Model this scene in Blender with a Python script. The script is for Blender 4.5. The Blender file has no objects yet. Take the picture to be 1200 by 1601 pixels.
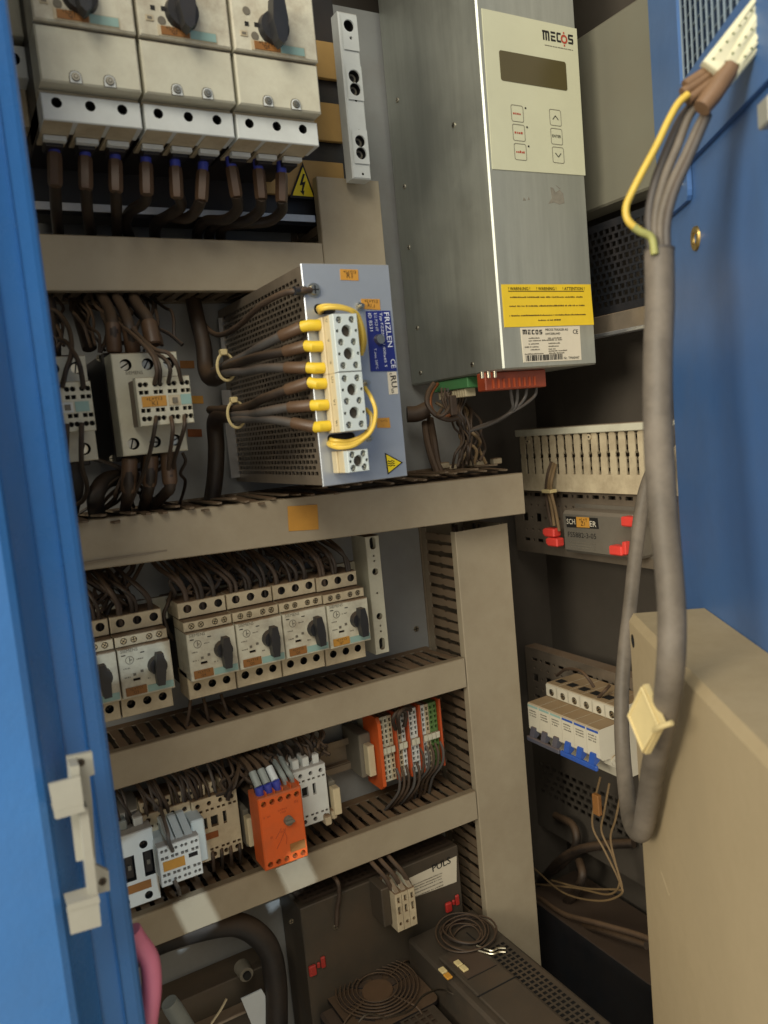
import bpy, bmesh, math, random
from mathutils import Vector, Matrix
from mathutils.geometry import tessellate_polygon
random.seed(7)
SC = bpy.context.scene
COL = SC.collection

# ---------------------------------------------------------------- camera
YAW, PITCH, ROLL, FPX, DIST = math.radians(28.95), math.radians(6.15), math.radians(5.35), 1240.0, 0.78
_f = Vector((math.sin(YAW)*math.cos(PITCH), math.cos(YAW)*math.cos(PITCH), -math.sin(PITCH)))
_r = Vector((math.cos(YAW), -math.sin(YAW), 0))
_d = _f.cross(_r)
CR = math.cos(ROLL)*_r + math.sin(ROLL)*_d
CD = -math.sin(ROLL)*_r + math.cos(ROLL)*_d
CF = _f
CPOS = Vector((0, -DIST, 0))
cam = bpy.data.cameras.new('camera')
cam.sensor_fit = 'HORIZONTAL'; cam.sensor_width = 36; cam.lens = 36*FPX/1200
cam.clip_start = 0.01; cam.clip_end = 50
camo = bpy.data.objects.new('camera', cam); COL.objects.link(camo)
camo.matrix_world = Matrix(((CR.x, -CD.x, -CF.x, CPOS.x), (CR.y, -CD.y, -CF.y, CPOS.y), (CR.z, -CD.z, -CF.z, CPOS.z), (0, 0, 0, 1)))
SC.camera = camo
cam.dof.use_dof = True; cam.dof.focus_distance = 0.80; cam.dof.aperture_fstop = 9.0

# ---------------------------------------------------------------- light
W_ = bpy.data.worlds.new('World'); SC.world = W_; W_.use_nodes = True
bg = W_.node_tree.nodes['Background']; bg.inputs[0].default_value = (1.0, 0.91, 0.755, 1); bg.inputs[1].default_value = 0.56
def area(name, loc, target, size, power, col, spread=180, sy=None):
    l = bpy.data.lights.new(name, 'AREA'); l.energy = power; l.color = col; l.size = size
    l.shape = 'RECTANGLE'; l.size_y = sy or size; l.spread = math.radians(spread)
    o = bpy.data.objects.new(name, l); COL.objects.link(o); o.location = loc
    o.rotation_euler = (Vector(target)-Vector(loc)).to_track_quat('-Z', 'Y').to_euler()
    return o
area('workshop_lamp', (-0.75, -1.45, 1.30), (0.35, 0, 0.10), 0.9, 23, (1.0, 0.95, 0.82))
area('hall_lamp', (-1.5, -1.05, 0.45), (0.6, -0.2, -0.1), 0.55, 28, (1.0, 0.92, 0.75))
def shaft(target, w, h, power, roll, src=(-.03, -.72, .45)):
    """a narrow shaft of daylight: a small spot lamp masked to a rectangle in its shader"""
    l = bpy.data.lights.new('daylight_shaft', 'SPOT'); l.energy = power; l.color = (.74, .89, 1.0); l.shadow_soft_size = .003
    d = Vector(src).length; l.spot_size = 2.4*math.atan(math.hypot(w, h)/2/d); l.spot_blend = 0
    l.use_nodes = True; nt = l.node_tree; N = nt.nodes; L = nt.links; em = N['Emission']
    tc = N.new('ShaderNodeTexCoord'); sx = N.new('ShaderNodeSeparateXYZ'); L.new(tc.outputs['Normal'], sx.inputs[0])
    az = N.new('ShaderNodeMath'); az.operation = 'ABSOLUTE'; L.new(sx.outputs[2], az.inputs[0]); fac = None
    for k, half in ((0, w/2/d), (1, h/2/d)):
        a = N.new('ShaderNodeMath'); a.operation = 'ABSOLUTE'; L.new(sx.outputs[k], a.inputs[0])
        q = N.new('ShaderNodeMath'); q.operation = 'DIVIDE'; L.new(a.outputs[0], q.inputs[0]); L.new(az.outputs[0], q.inputs[1])
        c = N.new('ShaderNodeMath'); c.operation = 'LESS_THAN'; L.new(q.outputs[0], c.inputs[0]); c.inputs[1].default_value = half
        if fac is None: fac = c
        else:
            mu = N.new('ShaderNodeMath'); mu.operation = 'MULTIPLY'; L.new(fac.outputs[0], mu.inputs[0]); L.new(c.outputs[0], mu.inputs[1]); fac = mu
    L.new(fac.outputs[0], em.inputs['Strength'])
    o = bpy.data.objects.new('daylight_shaft', l); COL.objects.link(o); o.location = Vector(target)+Vector(src)
    o.rotation_euler = (-Vector(src)).to_track_quat('-Z', 'Y').to_euler(); o.rotation_euler.rotate_axis('Z', math.radians(roll)); return o
SC.view_settings.view_transform = 'Standard'; SC.view_settings.look = 'None'
SC.view_settings.exposure = 0.12; SC.view_settings.gamma = 1.0
SC.view_settings.use_curve_mapping = False

# ---------------------------------------------------------------- frames: turn a pixel into a point on a known plane
class Frame:
    def __init__(s, ox, oy, deg):
        s.o = Vector((ox, oy, 0)); s.a = math.radians(deg)
        s.R = Matrix.Rotation(s.a, 3, 'Z'); s.Ri = s.R.transposed()
    def w(s, p): return s.R @ Vector(p) + s.o
    def l(s, p): return s.Ri @ (Vector(p) - s.o)
WF = Frame(0, 0, 0)
SF = Frame(0.64, 0, -90)            # side wall of the cabinet: local x runs to the front, local -y faces into the cabinet
def ray(px, py):
    return CF + CR*((px-600)/FPX) + CD*((py-800.5)/FPX)
def at(px, py, F=WF, X=None, Y=None, Z=None, t=None):
    d = F.Ri @ ray(px, py); c = F.l(CPOS)
    if Y is not None: t = (Y-c.y)/d.y
    elif X is not None: t = (X-c.x)/d.x
    elif Z is not None: t = (Z-c.z)/d.z
    return c + d*t
def rect(Y, tl, tr, br, bl, F=WF):
    a, b, c, d = [at(*q, F=F, Y=Y) for q in (tl, tr, br, bl)]
    return (a.x+d.x)/2, (b.x+c.x)/2, (c.z+d.z)/2, (a.z+b.z)/2       # x0, x1, z0, z1
hp = at(1044, 475, t=0.665)
DF = Frame(hp.x, hp.y, -123.6)      # the open door on the right: local x runs from the hinge to the camera, -y is its inner face

# patches of daylight, each thrown by an added spot lamp masked to shape
for px, py, y, w_, h_, pw, roll in ((308, 1430, -.08, .029, .040, 22, 20), (462, 1362, -.08, .030, .042, 22, 20), (252, 1345, -.09, .088, .060, 7, 12), (493, 1240, -.078, .030, .060, 7, 12),
                                 (549, 966, -.094, .036, .046, 8, 8), (205, 1018, -.094, .054, .034, 8, 8), (592, 665, -.21, .046, .100, 5, 10)):
    shaft(at(px, py, Y=y), w_, h_, pw, roll)

# ---------------------------------------------------------------- materials
def srgb(h):
    v = [int(h[i:i+2], 16)/255 for i in (0, 2, 4)]
    return tuple(c/12.92 if c <= .04045 else ((c+.055)/1.055)**2.4 for c in v)
MATS = {}
def mat(name, col, rough=.5, metal=0.0, var=.15, scale=40, dust=0.0, bump=0.0, bscale=400, grime=0.0, spec=.5, dcol='6b5238', stretch=None, coat=0.0, gscale=14):
    if isinstance(col, str): col = srgb(col)
    m = bpy.data.materials.new(name); m.use_nodes = True; MATS[name] = m
    nt = m.node_tree; N = nt.nodes; L = nt.links
    b = N['Principled BSDF']
    b.inputs['Roughness'].default_value = rough; b.inputs['Metallic'].default_value = metal
    b.inputs['Specular IOR Level'].default_value = spec
    if coat: b.inputs['Coat Weight'].default_value = coat; b.inputs['Coat Roughness'].default_value = .3
    g = N.new('ShaderNodeNewGeometry'); pos = g.outputs['Position']
    if stretch:
        vm = N.new('ShaderNodeVectorMath'); vm.operation = 'MULTIPLY'; vm.inputs[1].default_value = stretch
        L.new(pos, vm.inputs[0]); spos = vm.outputs[0]
    else: spos = pos
    n1 = N.new('ShaderNodeTexNoise'); n1.inputs['Scale'].default_value = scale; n1.inputs['Detail'].default_value = 5; n1.inputs['Roughness'].default_value = .65
    L.new(spos, n1.inputs['Vector'])
    r = N.new('ShaderNodeMapRange'); r.inputs[1].default_value = .3; r.inputs[2].default_value = .7
    L.new(n1.outputs['Fac'], r.inputs[0])
    mx = N.new('ShaderNodeMix'); mx.data_type = 'RGBA'; L.new(r.outputs[0], mx.inputs[0])
    mx.inputs[6].default_value = (*[c*(1-var) for c in col], 1); mx.inputs[7].default_value = (*[min(1, c*(1+var)) for c in col], 1)
    out = mx.outputs[2]
    if dust or grime:
        n2 = N.new('ShaderNodeTexNoise'); n2.inputs['Scale'].default_value = gscale; n2.inputs['Detail'].default_value = 7; n2.inputs['Roughness'].default_value = .7
        L.new(pos, n2.inputs['Vector'])
        sx = N.new('ShaderNodeSeparateXYZ'); L.new(g.outputs['Normal'], sx.inputs[0])
        up = N.new('ShaderNodeMath'); up.operation = 'MAXIMUM'; up.inputs[1].default_value = 0; L.new(sx.outputs['Z'], up.inputs[0])
        u2 = N.new('ShaderNodeMath'); u2.operation = 'MULTIPLY'; u2.inputs[1].default_value = dust; L.new(up.outputs[0], u2.inputs[0])
        gr = N.new('ShaderNodeMapRange'); gr.inputs[1].default_value = .42; gr.inputs[2].default_value = .75; gr.inputs[3].default_value = 0; gr.inputs[4].default_value = grime
        L.new(n2.outputs['Fac'], gr.inputs[0])
        ad = N.new('ShaderNodeMath'); ad.operation = 'ADD'; ad.use_clamp = True; L.new(u2.outputs[0], ad.inputs[0]); L.new(gr.outputs[0], ad.inputs[1])
        m2 = N.new('ShaderNodeMix'); m2.data_type = 'RGBA'; L.new(ad.outputs[0], m2.inputs[0]); L.new(out, m2.inputs[6]); m2.inputs[7].default_value = (*srgb(dcol), 1)
        out = m2.outputs[2]
        rr = N.new('ShaderNodeMapRange'); rr.inputs[3].default_value = rough; rr.inputs[4].default_value = .9; L.new(ad.outputs[0], rr.inputs[0]); L.new(rr.outputs[0], b.inputs['Roughness'])
        if metal:
            mr = N.new('ShaderNodeMapRange'); mr.inputs[3].default_value = metal; mr.inputs[4].default_value = 0; L.new(ad.outputs[0], mr.inputs[0]); L.new(mr.outputs[0], b.inputs['Metallic'])
    L.new(out, b.inputs['Base Color'])
    if bump:
        n3 = N.new('ShaderNodeTexNoise'); n3.inputs['Scale'].default_value = bscale; n3.inputs['Detail'].default_value = 3; L.new(spos, n3.inputs['Vector'])
        bp = N.new('ShaderNodeBump'); bp.inputs['Strength'].default_value = bump; bp.inputs['Distance'].default_value = .001
        L.new(n3.outputs['Fac'], bp.inputs['Height']); L.new(bp.outputs[0], b.inputs['Normal'])
    return m
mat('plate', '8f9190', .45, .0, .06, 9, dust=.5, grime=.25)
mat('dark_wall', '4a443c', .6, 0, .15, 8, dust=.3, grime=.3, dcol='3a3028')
mat('duct', 'a1957e', .52, 0, .07, 6, dust=.8, grime=.42, gscale=9, dcol='75644c', bump=.05)
mat('duct_dirty', '857a68', .6, 0, .12, 30, dust=.8, grime=.5)
mat('finger', '6e5f4c', .65, 0, .12, 60, dust=.75, grime=.5)
mat('cream', 'cac7b2', .45, 0, .05, 30, dust=.85, grime=.30, gscale=22, bump=.04)
mat('dial', 'cdc9b4', .5, 0, .06, 30, dust=.85, grime=.60, gscale=38, dcol='7a5f42')
mat('aged', 'c2b496', .5, 0, .09, 30, dust=.9, grime=.50, gscale=34, bump=.04)
mat('white', 'd2d6d2', .45, 0, .05, 40, dust=.6, grime=.14)
mat('paleblue', 'c3cdcc', .45, 0, .04, 40, dust=.4, grime=.06)
mat('beige', 'cdbf9c', .5, 0, .05, 40, dust=.5, grime=.15)
mat('teal', '8fb0a8', .5, 0, .06, 60, grime=.15)
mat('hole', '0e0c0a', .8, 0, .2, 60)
mat('black', '17171a', .45, 0, .2, 60, dust=.5, grime=.15)
mat('handle', '24262a', .4, 0, .15, 60, dust=.35, grime=.1)
mat('wire', '241e1a', .5, 0, .25, 90, dust=.5, grime=.3)
mat('wire_grey', '4c4a48', .5, 0, .15, 90, dust=.5, grime=.15)
mat('wire_brown', '42352b', .55, 0, .2, 90, dust=.6, grime=.3)
mat('sleeve', '55402f', .4, 0, .15, 90, dust=.35, grime=.2)
mat('rubber', '1d1b1a', .6, 0, .2, 60, dust=.4, grime=.2)
mat('tag', 'c08a34', .6, 0, .08, 60, grime=.2)
mat('tag_worn', '8f5f2c', .6, 0, .12, 60, grime=.3)
mat('yellow', 'dcbc30', .45, 0, .05, 40, grime=.05)
mat('yellow_label', 'e6c42a', .5, 0, .03, 40, grime=.06)
mat('yellow_sign', 'e8cf1e', .45, 0, .03, 40)
mat('yellow_wire', 'd6b64c', .4, 0, .08, 60, grime=.08)
mat('pale_green', '9fa05c', .5, 0, .1, 60, grime=.2)
mat('pe_green', '587a40', .5, 0, .1, 60, grime=.1)
mat('ink', '151310', .7, 0, .1, 60)
mat('ink_grey', '6d675a', .7, 0, .1, 60)
mat('ink_brown', '4e3a1c', .7, 0, .1, 60)
mat('ink_red', 'a8402c', .7, 0, .1, 60)
mat('ink_white', 'd8dce8', .6, 0, .05, 60)
mat('navy', '232c74', .4, 0, .06, 60)
mat('steel', 'a3a49f', .30, 1.0, .10, 20, dust=.3, grime=.10, stretch=(1, 1, .12), bump=.02, bscale=260)
mat('brushed', 'b0b3aa', .41, .78, .10, 30, dust=.3, grime=.22, gscale=10, dcol='77766a', stretch=(3.5, 3.5, .25), bump=.04, bscale=120)
mat('galv', 'b9babb', .38, .85, .10, 60, dust=.4, grime=.12)
mat('galv_brown', '978b7b', .42, .7, .12, 40, dust=.6, grime=.4)
mat('screw', 'c4bda8', .3, 1.0, .1, 90, grime=.15)
mat('screw_dark', '4a443c', .4, .8, .2, 90, grime=.3)  # darker screw steel; in terminal holes it paints in the shade
mat('brass', 'b59a5a', .35, 1.0, .1, 90, grime=.2)
mat('friz', 'b4bac0', .35, .55, .05, 20, dust=.3, grime=.05)
mat('residue', '7c776b', .7, 0, .2, 200)
mat('panel_cream', 'c4c4a8', .5, 0, .03, 20, grime=.04)
mat('lcd', '4c4322', .2, 0, .05, 20, coat=.4)
mat('paper', 'd6cdb8', .6, 0, .03, 40, grime=.05)
mat('orange', 'd25a20', .5, 0, .07, 40, dust=.5, grime=.28, gscale=30)
mat('orange_dark', 'b84c1e', .5, 0, .1, 40, dust=.5, grime=.2)
mat('red_plug', '8f3c22', .45, 0, .08, 60, grime=.1)
mat('green_plug', '4f8a55', .45, 0, .06, 60, grime=.08)
mat('red', 'd5302c', .4, 0, .08, 60)
mat('red_tab', 'a82a24', .5, 0, .2, 60, grime=.3)
mat('sleeve_tan', '7c6046', .5, 0, .15, 60, grime=.2)
mat('coral', 'e0463c', .4, 0, .06, 60, grime=.05)
mat('mcb', 'cbc5b2', .45, 0, .04, 40, dust=.9, grime=.08, dcol='8a6f4a')
mat('blue_handle', '2b52a4', .4, 0, .06, 60)
mat('violet_handle', '4d4e5a', .45, 0, .08, 60, dust=.5)
mat('door_blue', '3873b6', .26, 0, .12, 5, bump=.22, bscale=220, grime=.12, coat=.15, dcol='5a6a80')
mat('door_blue_right', '436ba3', .42, 0, .10, 6, bump=.10, bscale=180, grime=.22, dcol='5a6270')
mat('grey_box', 'b6a482', .5, 0, .10, 7, dust=.25, grime=.35, bump=.06, bscale=500, dcol='7a6a4c')
mat('wire_tan', '7d6748', .5, 0, .15, 60, grime=.2)
mat('cable', '625a4f', .55, 0, .22, 45, grime=.55, dust=.15, gscale=20, dcol='93887a', bump=.18, bscale=60)
mat('pink', 'd07a98', .45, 0, .06, 30)
mat('tie', 'cdbb88', .45, 0, .06, 60)
mat('tan_plate', 'b08d52', .55, 0, .07, 30, dust=.4, grime=.15)
mat('copper', '8a5230', .4, .6, .2, 60, grime=.3)
mat('psu', '4c453b', .5, .3, .08, 30, dust=.12, grime=.3)
mat('inverter', '3c362e', .5, 0, .08, 30, dust=.06, grime=.25)
mat('side_cover', '727062', .5, 0, .04, 8, grime=.12, dust=.2)
mat('wrap', 'd6d3b4', .55, 0, .08, 60, grime=.12)
mat('filterbox', '9a9488', .36, .7, .10, 20, grime=.25, dust=.4)
mat('mesh_wire', '8394a0', .45, .4, .1, 60, grime=.2)
mat('mesh_blue', '2f4a6c', .5, .3, .1, 60, grime=.2)
mat('latch', 'a9a99f', .45, .25, .05, 60, dust=.2, grime=.12)
mat('ferrule_blue', '3a44a0', .4, 0, .1, 60, grime=.1)
mat('grey_tube', '8f9692', .5, 0, .08, 60, grime=.1)
mat('sheet_white', 'c9cfd0', .5, 0, .04, 60)

# ---------------------------------------------------------------- mesh builder
class B:
    def __init__(s): s.v = []; s.f = []; s.mi = []; s.sm = []
    def add(s, vs, fs, mi=0, sm=False):
        n = len(s.v); s.v += [tuple(v) for v in vs]
        for f in fs: s.f.append([n+i for i in f]); s.mi.append(mi); s.sm.append(sm)
        return s
    def box(s, x0, x1, y0, y1, z0, z1, c=0.0, mi=0):
        if x0 > x1: x0, x1 = x1, x0
        if y0 > y1: y0, y1 = y1, y0
        if z0 > z1: z0, z1 = z1, z0
        c = min(c, (x1-x0)*.45, (y1-y0)*.45, (z1-z0)*.45)
        if c <= 0:
            vs = [(x, y, z) for x in (x0, x1) for y in (y0, y1) for z in (z0, z1)]
            return s.add(vs, [(0, 1, 3, 2), (4, 6, 7, 5), (0, 4, 5, 1), (2, 3, 7, 6), (0, 2, 6, 4), (1, 5, 7, 3)], mi)
        vs = []; idx = {}
        X = (x0, x1); Y = (y0, y1); Z = (z0, z1)
        for i in (0, 1):
            for j in (0, 1):
                for k in (0, 1):
                    sx, sy, sz = c*(1-2*i), c*(1-2*j), c*(1-2*k)
                    for a, p in enumerate(((X[i], Y[j]+sy, Z[k]+sz), (X[i]+sx, Y[j], Z[k]+sz), (X[i]+sx, Y[j]+sy, Z[k]))):
                        idx[i, j, k, a] = len(vs); vs.append(p)
        g = lambda *a: idx[a]
        fs = []
        for i in (0, 1): fs.append([g(i, 0, 0, 0), g(i, 1, 0, 0), g(i, 1, 1, 0), g(i, 0, 1, 0)])
        for j in (0, 1): fs.append([g(0, j, 0, 1), g(1, j, 0, 1), g(1, j, 1, 1), g(0, j, 1, 1)])
        for k in (0, 1): fs.append([g(0, 0, k, 2), g(1, 0, k, 2), g(1, 1, k, 2), g(0, 1, k, 2)])
        for j in (0, 1):
            for k in (0, 1): fs.append([g(0, j, k, 1), g(1, j, k, 1), g(1, j, k, 2), g(0, j, k, 2)])
        for i in (0, 1):
            for k in (0, 1): fs.append([g(i, 0, k, 0), g(i, 1, k, 0), g(i, 1, k, 2), g(i, 0, k, 2)])
        for i in (0, 1):
            for j in (0, 1): fs.append([g(i, j, 0, 0), g(i, j, 1, 0), g(i, j, 1, 1), g(i, j, 0, 1)])
        for i in (0, 1):
            for j in (0, 1):
                for k in (0, 1): fs.append([g(i, j, k, 0), g(i, j, k, 1), g(i, j, k, 2)])
        return s.add(vs, fs, mi)
    def panel(s, x0, x1, z0, z1, y, holes=(), depth=.004, mi=0, hmi=1, through=False):
        """a face looking to -y with real recesses; holes: ('c', x, z, r) or ('r', x, z, w, h) or ('p', [(x, z)...])"""
        loops = [[(x0, z0), (x1, z0), (x1, z1), (x0, z1)]]
        for h in holes: loops.append(hole_loop(h))
        pts = [p for l in loops for p in l]
        tris = tessellate_polygon([[Vector((p[0], p[1], 0)) for p in l] for l in loops])
        s.add([(p[0], y, p[1]) for p in pts], [tuple(t) for t in tris], mi)
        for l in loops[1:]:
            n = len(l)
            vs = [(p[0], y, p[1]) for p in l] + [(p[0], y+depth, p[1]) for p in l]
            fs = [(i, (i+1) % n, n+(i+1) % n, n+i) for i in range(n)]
            s.add(vs, fs, hmi if depth > .006 else mi, n > 8)  # deep recess walls take the hole colour, painting in their shade
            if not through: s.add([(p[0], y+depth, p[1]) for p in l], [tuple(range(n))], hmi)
        return s
    def block(s, x0, x1, y0, y1, z0, z1, holes=(), depth=.005, c=.0006, mi=0, hmi=1):
        """a solid with its chamfered front at y0 and recesses in that front"""
        s.panel(x0+c, x1-c, z0+c, z1-c, y0, holes, depth, mi, hmi)
        a = [(x0+c, y0, z0+c), (x1-c, y0, z0+c), (x1-c, y0, z1-c), (x0+c, y0, z1-c)]
        b = [(x0, y0+c, z0), (x1, y0+c, z0), (x1, y0+c, z1), (x0, y0+c, z1)]
        d = [(x0, y1, z0), (x1, y1, z0), (x1, y1, z1), (x0, y1, z1)]
        fs = [(i, (i+1) % 4, 4+(i+1) % 4, 4+i) for i in range(4)] + [(4+i, 4+(i+1) % 4, 8+(i+1) % 4, 8+i) for i in range(4)] + [(8, 9, 10, 11)]
        return s.add(a+b+d, fs, mi)
    def prism(s, poly, a0, a1, axis='y', mi=0):
        """poly of (u, v) swept along an axis: y -> (u, a, v), x -> (a, u, v), z -> (u, v, a)"""
        mk = {'y': lambda u, v, a: (u, a, v), 'x': lambda u, v, a: (a, u, v), 'z': lambda u, v, a: (u, v, a)}[axis]
        n = len(poly)
        vs = [mk(u, v, a0) for u, v in poly] + [mk(u, v, a1) for u, v in poly]
        fs = [(i, (i+1) % n, n+(i+1) % n, n+i) for i in range(n)]
        if n > 4:
            t = tessellate_polygon([[Vector((u, v, 0)) for u, v in poly]])
            fs += [tuple(q) for q in t] + [tuple(n+i for i in q) for q in t]
        else: fs += [tuple(range(n)), tuple(range(n, 2*n))]
        return s.add(vs, fs, mi)
    def cyl(s, p, q, r, r2=None, n=14, mi=0, caps=True):
        p = Vector(p); q = Vector(q); d = (q-p).normalized(); r2 = r if r2 is None else r2
        u = d.orthogonal().normalized(); w = d.cross(u)
        vs = [p+(u*math.cos(2*math.pi*i/n)+w*math.sin(2*math.pi*i/n))*r for i in range(n)] + [q+(u*math.cos(2*math.pi*i/n)+w*math.sin(2*math.pi*i/n))*r2 for i in range(n)]
        s.add(vs, [(i, (i+1) % n, n+(i+1) % n, n+i) for i in range(n)], mi, True)
        if caps: s.add(vs[:n], [tuple(range(n))], mi); s.add(vs[n:], [tuple(range(n))], mi)
        return s
    def tube(s, pts, r, n=10, res=6, mi=0, smooth=True):
        P = [Vector(p) for p in pts]
        rs = list(r) if isinstance(r, (list, tuple)) else [r]*len(P)
        if smooth and len(P) > 2:
            Q = []; R = []
            for i in range(len(P)-1):
                p0 = P[i-1] if i else P[0]*2-P[1]; p3 = P[i+2] if i+2 < len(P) else P[-1]*2-P[-2]
                for k in range(res):
                    t = k/res
                    Q.append(.5*((2*P[i])+(P[i+1]-p0)*t+(2*p0-5*P[i]+4*P[i+1]-p3)*t*t+(3*P[i]-p0-3*P[i+1]+p3)*t**3)); R.append(rs[i]*(1-t)+rs[i+1]*t)
            Q.append(P[-1]); R.append(rs[-1])
        else: Q, R = P, rs
        vs = []; u = None
        for i, q in enumerate(Q):
            d = (Q[min(i+1, len(Q)-1)]-Q[max(i-1, 0)])
            d = d.normalized() if d.length > 1e-9 else Vector((0, 0, 1))
            u = d.orthogonal().normalized() if u is None else (u-d*u.dot(d)).normalized()
            w = d.cross(u)
            for k in range(n):
                a = 2*math.pi*k/n; vs.append(q+(u*math.cos(a)+w*math.sin(a))*R[i])
        fs = [(i*n+k, i*n+(k+1) % n, (i+1)*n+(k+1) % n, (i+1)*n+k) for i in range(len(Q)-1) for k in range(n)]
        s.add(vs, fs, mi, True)
        s.add(vs[:n], [tuple(range(n))], mi); s.add(vs[-n:], [tuple(range(n))], mi)
        return s
    def mesh(s, name, mats, off=(0, 0, 0)):
        me = bpy.data.meshes.new(name)
        me.from_pydata([(v[0]-off[0], v[1]-off[1], v[2]-off[2]) for v in s.v], [], s.f)
        for m in mats: me.materials.append(MATS[m])
        sharp = any(s.sm)
        for p, mi, sm in zip(me.polygons, s.mi, s.sm): p.material_index = mi; p.use_smooth = sm
        bm = bmesh.new(); bm.from_mesh(me); bmesh.ops.remove_doubles(bm, verts=bm.verts, dist=1e-6); bmesh.ops.recalc_face_normals(bm, faces=bm.faces); bm.to_mesh(me); bm.free()
        if sharp: me.set_sharp_from_angle(angle=math.radians(42))
        return me
def hole_loop(h):
    if h[0] == 'c':
        n = 16; return [(h[1]+h[3]*math.cos(2*math.pi*i/n), h[2]+h[3]*math.sin(2*math.pi*i/n)) for i in range(n)]
    if h[0] == 'r':
        return [(h[1]-h[3]/2, h[2]-h[4]/2), (h[1]+h[3]/2, h[2]-h[4]/2), (h[1]+h[3]/2, h[2]+h[4]/2), (h[1]-h[3]/2, h[2]+h[4]/2)]
    return h[1]

# ---------------------------------------------------------------- objects
BASE = {}
def thing(name, label, cat, base=(0, 0, 0), F=WF, group=None):
    o = bpy.data.objects.new(name, None); o.empty_display_size = .01; COL.objects.link(o)
    o.location = F.w(base); o.rotation_euler = (0, 0, F.a)
    BASE[o.name] = Vector(base)
    tag(o, label, cat, group)
    return o
def tag(o, label=None, cat=None, group=None, kind=None):
    if label: o['label'] = label
    if cat: o['category'] = cat
    if group: o['group'] = group
    if kind: o['kind'] = kind
    return o
def obj(name, b, mats, parent=None, label=None, F=None):
    """link a builder as one mesh; its coordinates are those of the thing's frame, or of F within a thing that stands square"""
    if F: b.v = [tuple(F.w(v)) for v in b.v]
    if isinstance(mats, str): mats = [mats]
    if len(mats) == 1 and b.mi and max(b.mi) > 0: mats = [mats[0], 'hole']
    off = BASE[parent.name] if parent else (0, 0, 0)
    o = bpy.data.objects.new(name, b.mesh(name, mats, off)); COL.objects.link(o)
    if parent:
        o.parent = parent; BASE[o.name] = Vector(off)
    if label: o['label'] = label
    return o
MESHES = {}
def inst(name, key, fn, mats, parent, loc, rot=(0, 0, 0), scale=(1, 1, 1)):
    """a small piece that shares its mesh with its likes; loc in the thing's frame"""
    if key not in MESHES:
        b = B(); fn(b); MESHES[key] = b.mesh(key, [mats] if isinstance(mats, str) else mats)
    o = bpy.data.objects.new(name, MESHES[key]); COL.objects.link(o); o.parent = parent
    o.location = Vector(loc)-BASE[parent.name]; o.rotation_euler = rot; o.scale = scale
    BASE[o.name] = Vector(loc)
    return o
def single(name, b, mats, label, cat, F=WF, base=None, group=None):
    """a thing that is one mesh"""
    if isinstance(mats, str): mats = [mats]
    if len(mats) == 1 and b.mi and max(b.mi) > 0: mats = [mats[0], 'hole']
    base = Vector(base) if base else Vector(b.v[0])
    o = bpy.data.objects.new(name, b.mesh(name, mats, base)); COL.objects.link(o)
    o.location = F.w(base); o.rotation_euler = (0, 0, F.a); BASE[o.name] = base
    return tag(o, label, cat, group)
def structure(name, b, mats, F=WF):
    o = single(name, b, mats, None, None, F); o['kind'] = 'structure'; return o
FONT = bpy.data.fonts.load('<builtin>') if '<builtin>' not in bpy.data.fonts else None
TXT = {}
def text_mesh(s):
    if s not in TXT:
        cu = bpy.data.curves.new('t', 'FONT'); cu.body = s; cu.resolution_u = 2
        o = bpy.data.objects.new('t', cu); COL.objects.link(o)
        dg = bpy.context.evaluated_depsgraph_get(); dg.update()
        me = o.evaluated_get(dg).to_mesh()
        vs = [tuple(v.co) for v in me.vertices]; fs = [tuple(p.vertices) for p in me.polygons]
        bpy.data.objects.remove(o); bpy.data.curves.remove(cu)
        x0 = min(v[0] for v in vs); x1 = max(v[0] for v in vs); y0 = min(v[1] for v in vs); y1 = max(v[1] for v in vs)
        TXT[s] = ([((v[0]-x0)/(x1-x0), (v[1]-y0)/(x1-x0)) for v in vs], fs, (y1-y0)/(x1-x0))
    return TXT[s]
def text(s, a, b, y, m, parent, h=None, name='lettering', bold=0):
    """lettering from point a to point b (x, z in the thing's frame, on the face at depth y looking to -y)"""
    vs, fs, asp = text_mesh(s)
    d = Vector((b[0]-a[0], b[1]-a[1])); w = d.length; d = d/w; u = Vector((-d.y, d.x))
    k = 1 if h is None else h/(asp*w)
    bb = B()
    pts = [(a[0]+d.x*p[0]*w+u.x*p[1]*w*k, y-.0003, a[1]+d.y*p[0]*w+u.y*p[1]*w*k) for p in vs]
    bb.add(pts, fs)
    for i in range(bold):
        e = (i+1)*.018*w/len(s); bb.add([(p[0]+d.x*e, p[1]-.00003*(i+1), p[2]+d.y*e) for p in pts], fs)
    return obj(name, bb, m, parent)
def textpx(s, p, q, y, m, parent, F=WF, h=None, bold=0):
    a = at(*p, F=F, Y=y); b = at(*q, F=F, Y=y)
    return text(s, (a.x, a.z), (b.x, b.z), y, m, parent, h, bold=bold)
def quadpx(name, y, pts, m, parent, F=WF, th=.0004, label=None):
    """a flat label, sticker or plate whose outline lies on the plane y"""
    P = [at(*p, F=F, Y=y) for p in pts]
    return obj(name, B().prism([(p.x, p.z) for p in P], y-th, y, 'y'), m, parent, label)
def fine_print(name, rows, y, m, parent):
    """illegible small print: rows of short strokes; rows = [(x0, x1, z, h)]"""
    b = B(); rnd = random.Random(len(rows)*31+int(abs(rows[0][0])*1e5))
    for x0, x1, z, h in rows:
        x = x0
        while x < x1-h*.3:
            w = h*rnd.uniform(.35, .9); w = min(w, x1-x)
            b.box(x, x+w, y-.0003, y-.0001, z, z+h*rnd.uniform(.6, 1.0)); x += w+h*rnd.uniform(.2, .55)
            if rnd.random() < .12: x += h*.8
    return obj(name, b, m, parent)
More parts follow.
